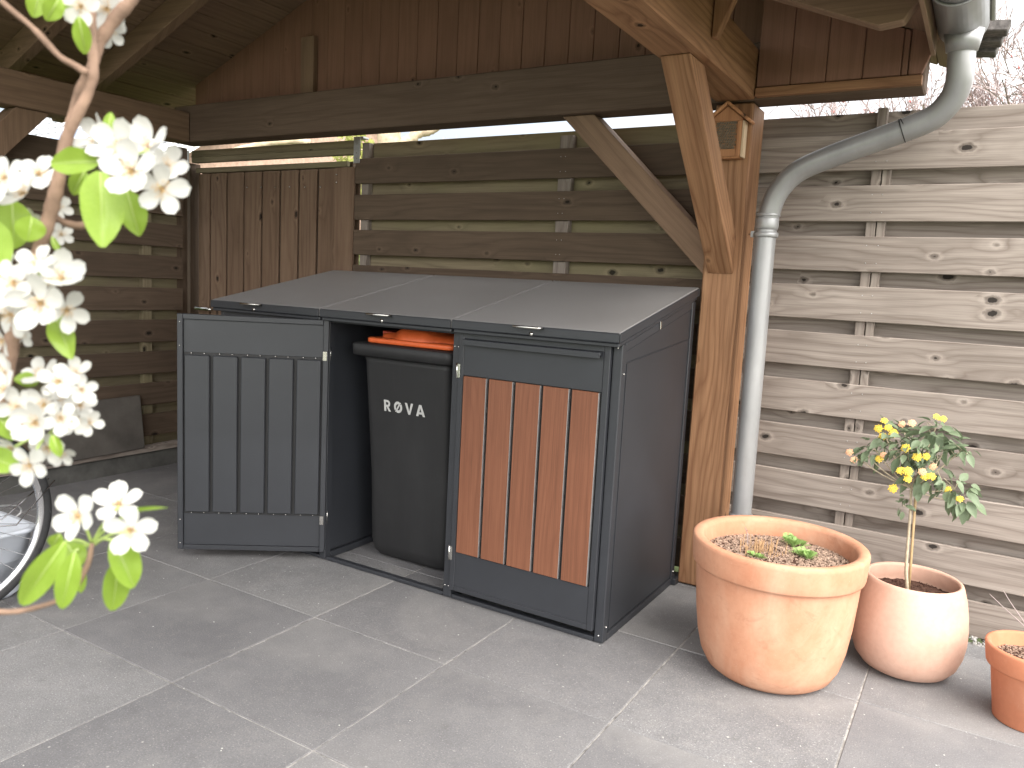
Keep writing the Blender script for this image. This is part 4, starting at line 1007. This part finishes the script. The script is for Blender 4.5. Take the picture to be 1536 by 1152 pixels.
pt_ = empty('pear_tree', (.30, -2.55, 0), 'blossoming pear branches with white flowers and fresh leaves close at the left', 'tree')
tube('trunk', catmull([(.30, -2.55, -.05), (.31, -2.54, .4), (.30, -2.55, .9), (.33, -2.53, 1.5), (.40, -2.50, 2.1)], 5), .03, M_BARKP, pt_, seg=14)
def knobby(pts, rad):
    c = catmull(pts, 5); n = len(c); out = []
    for i in range(n):
        f = i/(n-1)*(len(rad)-1); a = int(f); b = min(a+1, len(rad)-1)
        out.append((rad[a]*(1-f+a)+rad[b]*(f-a))*(1+random.uniform(-.07, .12)))
    return c, out
for k, (pts, rad) in enumerate(BRANCHES):
    c, r = knobby(pts, rad); tube('branch', c, [q*.85 for q in r], M_BARKP, pt_, seg=12)
for a, b in (((.40, -2.50, 2.1), BRANCHES[1][0][0]), ((.40, -2.50, 2.08), BRANCHES[0][0][0]), ((.33, -2.53, 1.5), BRANCHES[2][0][0]), ((.30, -2.55, .9), BRANCHES[3][0][0]), ((.305, -2.545, .75), BRANCHES[0][0][-1])):
    a, b = Vector(a), Vector(b); tube('branch', catmull([a, (a+b)/2+Vector((0, 0, .02)), b], 5), .0075, M_BARKP, pt_, seg=8)
for a, b in STALKS:
    a, b = Vector(a), Vector(b); tube('stalk', catmull([a, (a+b)/2+Vector((0, 0, .002)), b], 4), .00085, M_STALK, pt_, seg=6)
def petalw(t): return .36*(math.sin(math.pi*min(1, (t*.86+.10)))**.75)*(.55+.75*t)+.012 if t < .995 else .07
def petal(cup, curl):
    bm = bmesh.new(); g = []; nl, nw = 8, 3
    for i in range(nl+1):
        t = i/nl; w = petalw(t)*.92 if t > 0 else .05; row = []
        for j in range(-nw, nw+1):
            s_ = j/nw; yy = .10+t*.90-(.05*(s_*s_) if t > .9 else 0)-(0.02 if (t > .99 and j == 0) else 0)
            row.append(bm.verts.new((s_*w, yy, cup*t*t*.9+.22*cup*(s_*s_)*w*2.2-curl*t**4+.012*math.sin(7*t+3*s_))))
        g.append(row)
    for a, b in zip(g, g[1:]):
        for j in range(2*nw): bm.faces.new((a[j], a[j+1], b[j+1], b[j]))
    me = bm_mesh(bm)
    for p in me.polygons: p.use_smooth = True
    return me
PET = [petal(.35, .05), petal(.55, -.02), petal(.2, .12)]
def stamens():
    bm = bmesh.new()
    for k in range(18):
        a = k*2.4; e = random.uniform(.35, 1.25); l = random.uniform(.26, .44)
        d = Vector((math.cos(a)*math.cos(e), math.sin(a)*math.cos(e), math.sin(e)))*l
        add_tube(bm, [(0, 0, 0), d], .010, 4); bmesh.ops.create_icosphere(bm, subdivisions=1, radius=.030, matrix=Matrix.Translation(d))
    bmesh.ops.create_icosphere(bm, subdivisions=1, radius=.06, matrix=Matrix.Translation((0, 0, .0)))
    return bm_mesh(bm)
STM = [stamens(), stamens()]
for (p, nr, r) in FLOWERS:
    r *= .93
    f = empty('blossom', Vector(p)-base(pt_)); f.parent = pt_; f.scale = (r, r, r)
    f.rotation_euler = (Vector(nr).to_track_quat('Z', 'Y') @ Euler((0, 0, random.random()*6.28)).to_quaternion()).to_euler()
    opn = random.uniform(-.05, .35); pm = random.choice(PET)
    for k in range(5):
        o = link('petal', pm, M_PETAL, f); o.rotation_euler = Euler((opn+random.uniform(-.12, .16), random.uniform(-.2, .2), 2*math.pi*k/5+random.uniform(-.1, .1)), 'XYZ')
        q = Euler((0, 0, 2*math.pi*k/5+random.uniform(-.1, .1))).to_quaternion() @ Euler((opn+random.uniform(-.12, .16), random.uniform(-.22, .22), 0)).to_quaternion()
        o.rotation_euler = q.to_euler(); s_ = random.uniform(.93, 1.06); o.scale = (s_, s_, 1)
    link('stamens', random.choice(STM), M_STAM, f, smooth=True)
LM = [leafgrid(10, 3, lambda t: .5*(math.sin(math.pi*min(1, t*.97+.015))**.62)*(1.04-.12*t)+.002, .10, .22, 1, wave=.06), leafgrid(10, 3, lambda t: .5*(math.sin(math.pi*min(1, t*.97+.015))**.7)*(.9+.12*t)+.002, .22, .38, 1, wave=.08)]
camd = Vector((1.05, -2.49, 1.27))
for (a, b, w) in LEAVES:
    a, b = Vector(a), Vector(b); Y = (b-a); ln = Y.length; Y.normalize()
    Z = (camd-a).normalized()+Vector((random.uniform(-.3, .3), random.uniform(-.3, .3), .25)); Z = (Z-Y*Z.dot(Y)).normalized(); X = Y.cross(Z)
    o = link('leaf', random.choice(LM), M_LEAF, pt_); c = a-base(pt_)
    o.matrix_local = Matrix(((X.x*w, Y.x*ln, Z.x*ln, c.x), (X.y*w, Y.y*ln, Z.y*ln, c.y), (X.z*w, Y.z*ln, Z.z*ln, c.z), (0, 0, 0, 1)))
    tube('leaf_vein', [a+Z*.0004, (a+b)/2+Z*(.0004-.25*.1*ln), b-Z*.1*ln], [.00035, .00025, .0001], M_STALK, pt_, seg=4)

# ================================================================== BEYOND THE FENCE
def leafcloud(name, boxes, n, size, mat, label, cat):
    bm = bmesh.new()
    for k in range(n):
        x0, x1, y0, y1, z0, z1 = random.choice(boxes)
        c = Vector((random.uniform(x0, x1), random.uniform(y0, y1), random.uniform(z0, z1)))
        c.z += .12*math.sin(c.x*5+c.y*3)*((c.z-z0)/(z1-z0))
        m = Matrix.Translation(c) @ Euler((random.random()*6, random.random()*6, random.random()*6)).to_matrix().to_4x4()
        s_ = size*random.uniform(.6, 1.3)
        vs = [bm.verts.new(m @ Vector(q)) for q in ((-s_*.35, 0, 0), (0, -s_*.6, 0), (s_*.35, 0, s_*.1), (0, s_*.6, 0))]; bm.faces.new(vs)
    return tag(link(name, bm_mesh(bm), mat), label, cat, kind='stuff')
leafcloud('garden_shrubbery', [(-6.5, 1.8, 2.3, 3.1, -.05, 1.55)], 9000, .11, M_HEDGE, 'green shrubbery glimpsed through the gaps of the back fence', 'shrubbery')
leafcloud('garden_hedge', [(-5.6, -4.9, -2.5, 2.2, -.05, 1.5)], 7000, .11, M_HEDGE, 'green hedge glimpsed through the gaps of the left fence', 'hedge')

hs = empty('neighbour_house', (-17, 10, 0), 'neighbouring house with a pale tiled roof, skylight and white bargeboard over the left fence', 'house')
SL = .68; ye, yr, xl, xr = 5.9, 12.5, -27.0, -13.35
zr = lambda y: 3.323+(y-7.5)*SL
box('brick_wall', xl+.3, xr-.35, ye+.5, 19.0, -.05, zr(ye+.5)-.25, M_BRICK, hs, bev=0)
prism('gable_wall', [(ye+.5, zr(ye+.5)-.25), (yr, zr(yr)-.25), (2*yr-ye-.5, zr(ye+.5)-.25)], 'x', xr-.62, xr-.35, M_BRICK, hs)
bm = bmesh.new(); ys = .34; xs = .30
for r in range(int((yr-ye)/ys)):
    for c in range(int((xr-xl)/xs)):
        y = ye+r*ys; x = xr-(c+1)*xs
        if x < -23: continue
        if -19.6 < x < -17.9 and 8.05 < y+ys*.5 < 9.2: continue
        z0, z1 = zr(y)+.045, zr(y+ys)+.0
        A = [(x+.01, y, z0-.03), (x+.01, y, z0), (x+.15, y, z0+.045), (x+.29, y, z0), (x+.29, y, z0-.03)]; B = [(x+.01, y+ys+.03, z1), (x+.15, y+ys+.03, z1+.04), (x+.29, y+ys+.03, z1)]
        a = [bm.verts.new(q) for q in A]; b = [bm.verts.new(q) for q in B]
        bm.faces.new(a); bm.faces.new((a[1], b[0], b[1], a[2])); bm.faces.new((a[2], b[1], b[2], a[3]))
for v in bm.verts: v.co -= base(hs)
link('roof_tiles', bm_mesh(bm), M_RTILE, hs)['kind'] = 'stuff'
prism('roof_deck', [(ye, zr(ye)-.1), (ye, zr(ye)-.0), (yr, zr(yr)-.0), (2*yr-ye, zr(ye)), (2*yr-ye, zr(ye)-.1), (yr, zr(yr)-.1)], 'x', xl, xr-.02, simple('dark_roof_underlay', (.12, .12, .13), .8), hs)
for s_, (y0, y1) in ((1, (ye, yr)), ):
    prism('bargeboard', [(y0, zr(y0)-.18), (y0, zr(y0)+.10), (y1, zr(y1)+.10), (y1, zr(y1)-.18)], 'x', xr, xr+.06, M_WPAINT, hs)
    prism('bargeboard', [(y0, zr(y0)+.09), (y0, zr(y0)+.13), (y1, zr(y1)+.13), (y1, zr(y1)+.09)], 'x', xr-.32, xr-.12, M_WPAINT, hs)
sk = slanted('skylight', (-18.75, 8.1, zr(8.1)+.10), (-18.75, 9.15, zr(9.15)+.10), 1.5, .12, M_WPAINT, hs)
slanted('skylight_glass', (-18.75, 8.2, zr(8.2)+.17), (-18.75, 9.05, zr(9.05)+.17), 1.25, .02, M_GLASS, hs)
box('roof_gutter', xl, xr, ye-.14, ye-.01, zr(ye)-.12, zr(ye), M_WPAINT, hs)

def branching(bm, p, d, r, ln, depth, spread, tips, gn=(2, 3), up=.12, minr=.004):
    pts = [p]; q = p.copy(); dd = d.copy()
    for k in range(4):
        dd = (dd+Vector((random.gauss(0, .13), random.gauss(0, .13), random.gauss(0, .10)+up*.2))).normalized(); q = q+dd*ln/4; pts.append(q.copy())
    add_tube(bm, pts, [max(minr, r*(1-.45*k/4)) for k in range(5)], 5 if r > .02 else 3, cap=False)
    tips.append(q.copy())
    if depth == 0: return
    for k in range(random.randint(*gn)):
        b = pts[random.choice((2, 3, 4))]
        nd = (dd+Vector((random.gauss(0, spread), random.gauss(0, spread), random.gauss(0, spread)+up))).normalized()
        branching(bm, b, nd, max(minr, r*.58), ln*random.uniform(.62, .88), depth-1, spread, tips, gn, up, minr)
# bare tree right
bt = empty('bare_tree', (.9, 8.6, 0), 'leafless tree with fine twigs and a few reddish buds beyond the right fence', 'tree')
tips = []; bm = bmesh.new()
tube('trunk', [(.9, 8.6, -.06), (.88, 8.6, 1.0), (.85, 8.6, 1.7)], [.16, .12, .10], M_TWIG, bt, seg=12)
for k in range(24):
    a = math.pi*(k/23)*1.0
    st_ = Vector((.85+random.uniform(-.9, .9), 8.6+random.uniform(-.3, .3), 1.5+random.uniform(0, .5)))
    add_tube(bm, [Vector((.86, 8.6, 1.3))-base(bt), st_-base(bt)], .03, 5)
    d = Vector((math.cos(a)*1.3, random.uniform(-.25, .25), .25+math.sin(a)*.8)).normalized()
    branching(bm, st_-base(bt), d, .026, random.uniform(.75, 1.05), 5, .45, tips, (2, 4), .05, .0058)
link('crown', bm_mesh(bm), M_TWIG, bt)
bm = bmesh.new()
for t in random.sample(tips, min(len(tips), 260)):
    bmesh.ops.create_icosphere(bm, subdivisions=1, radius=random.uniform(.012, .030), matrix=Matrix.Translation(t))
link('buds', bm_mesh(bm), simple('reddish_bud', (.45, .16, .15), .7), bt)['kind'] = 'stuff'
# pollarded tree
po = empty('pollarded_tree', (-7.07, 7.05, 0), 'thick pale pollarded trunk with knobbly cut branches behind the back fence', 'tree')
def kn(pts, rad, nm='limb', j=.12):
    c = catmull([Vector(p) for p in pts], 6); n = len(c); rr = []
    for i in range(n):
        f = i/(n-1)*(len(rad)-1); a = int(f); b = min(a+1, len(rad)-1); rr.append((rad[a]*(1-f+a)+rad[b]*(f-a))*(1+random.uniform(-j, j*1.6)))
    return tube(nm, c, rr, M_POLL, po, seg=12)
kn([(-7.0, 7.0, -.06), (-7.0, 7.0, 1.5), (-7.04, 7.03, 3.0), (-7.08, 7.08, 3.75)], [.20, .17, .17, .17], 'trunk', .05)
kn([(-7.05, 7.05, 3.15), (-6.95, 7.12, 3.26), (-6.815, 7.213, 3.36), (-6.672, 7.318, 3.50), (-6.545, 7.401, 3.535), (-6.42, 7.48, 3.62)], [.10, .08, .075, .07, .065, .05])
kn([(-7.05, 7.05, 3.05), (-7.3, 6.9, 3.12), (-7.6, 6.75, 3.2)], [.09, .06, .05])
kn([(-7.08, 7.08, 3.6), (-7.3, 6.95, 3.9), (-7.5, 6.8, 4.2)], [.12, .09, .08]); kn([(-7.08, 7.08, 3.6), (-6.9, 7.2, 4.0), (-6.75, 7.3, 4.3)], [.12, .09, .08])
kn([(-9.2, 5.8, 3.05), (-8.6, 6.12, 3.22), (-8.317, 6.304, 3.27), (-8.096, 6.435, 3.26)], [.05, .05, .045, .05])
bm = bmesh.new(); tips = []
for k in range(10):
    branching(bm, Vector((-6.5+random.uniform(-.4, .6), 7.5, 3.0))-base(po), Vector((random.uniform(-.5, .5), .2, 1)).normalized(), .01, .22, 2, .5, tips, (2, 3), .1, .003)
link('water_shoots', bm_mesh(bm), M_TWIG, po)
leafcloud('yellow_green_bush', [(-7.9, -7.2, 6.6, 7.2, 2.2, 3.35)], 900, .09, leafmat('young_yellow_leaf', (.30, .33, .08), (.42, .42, .14)), 'yellow green bush beside the pollarded trunk', 'bush')
print('objects', len(bpy.data.objects))
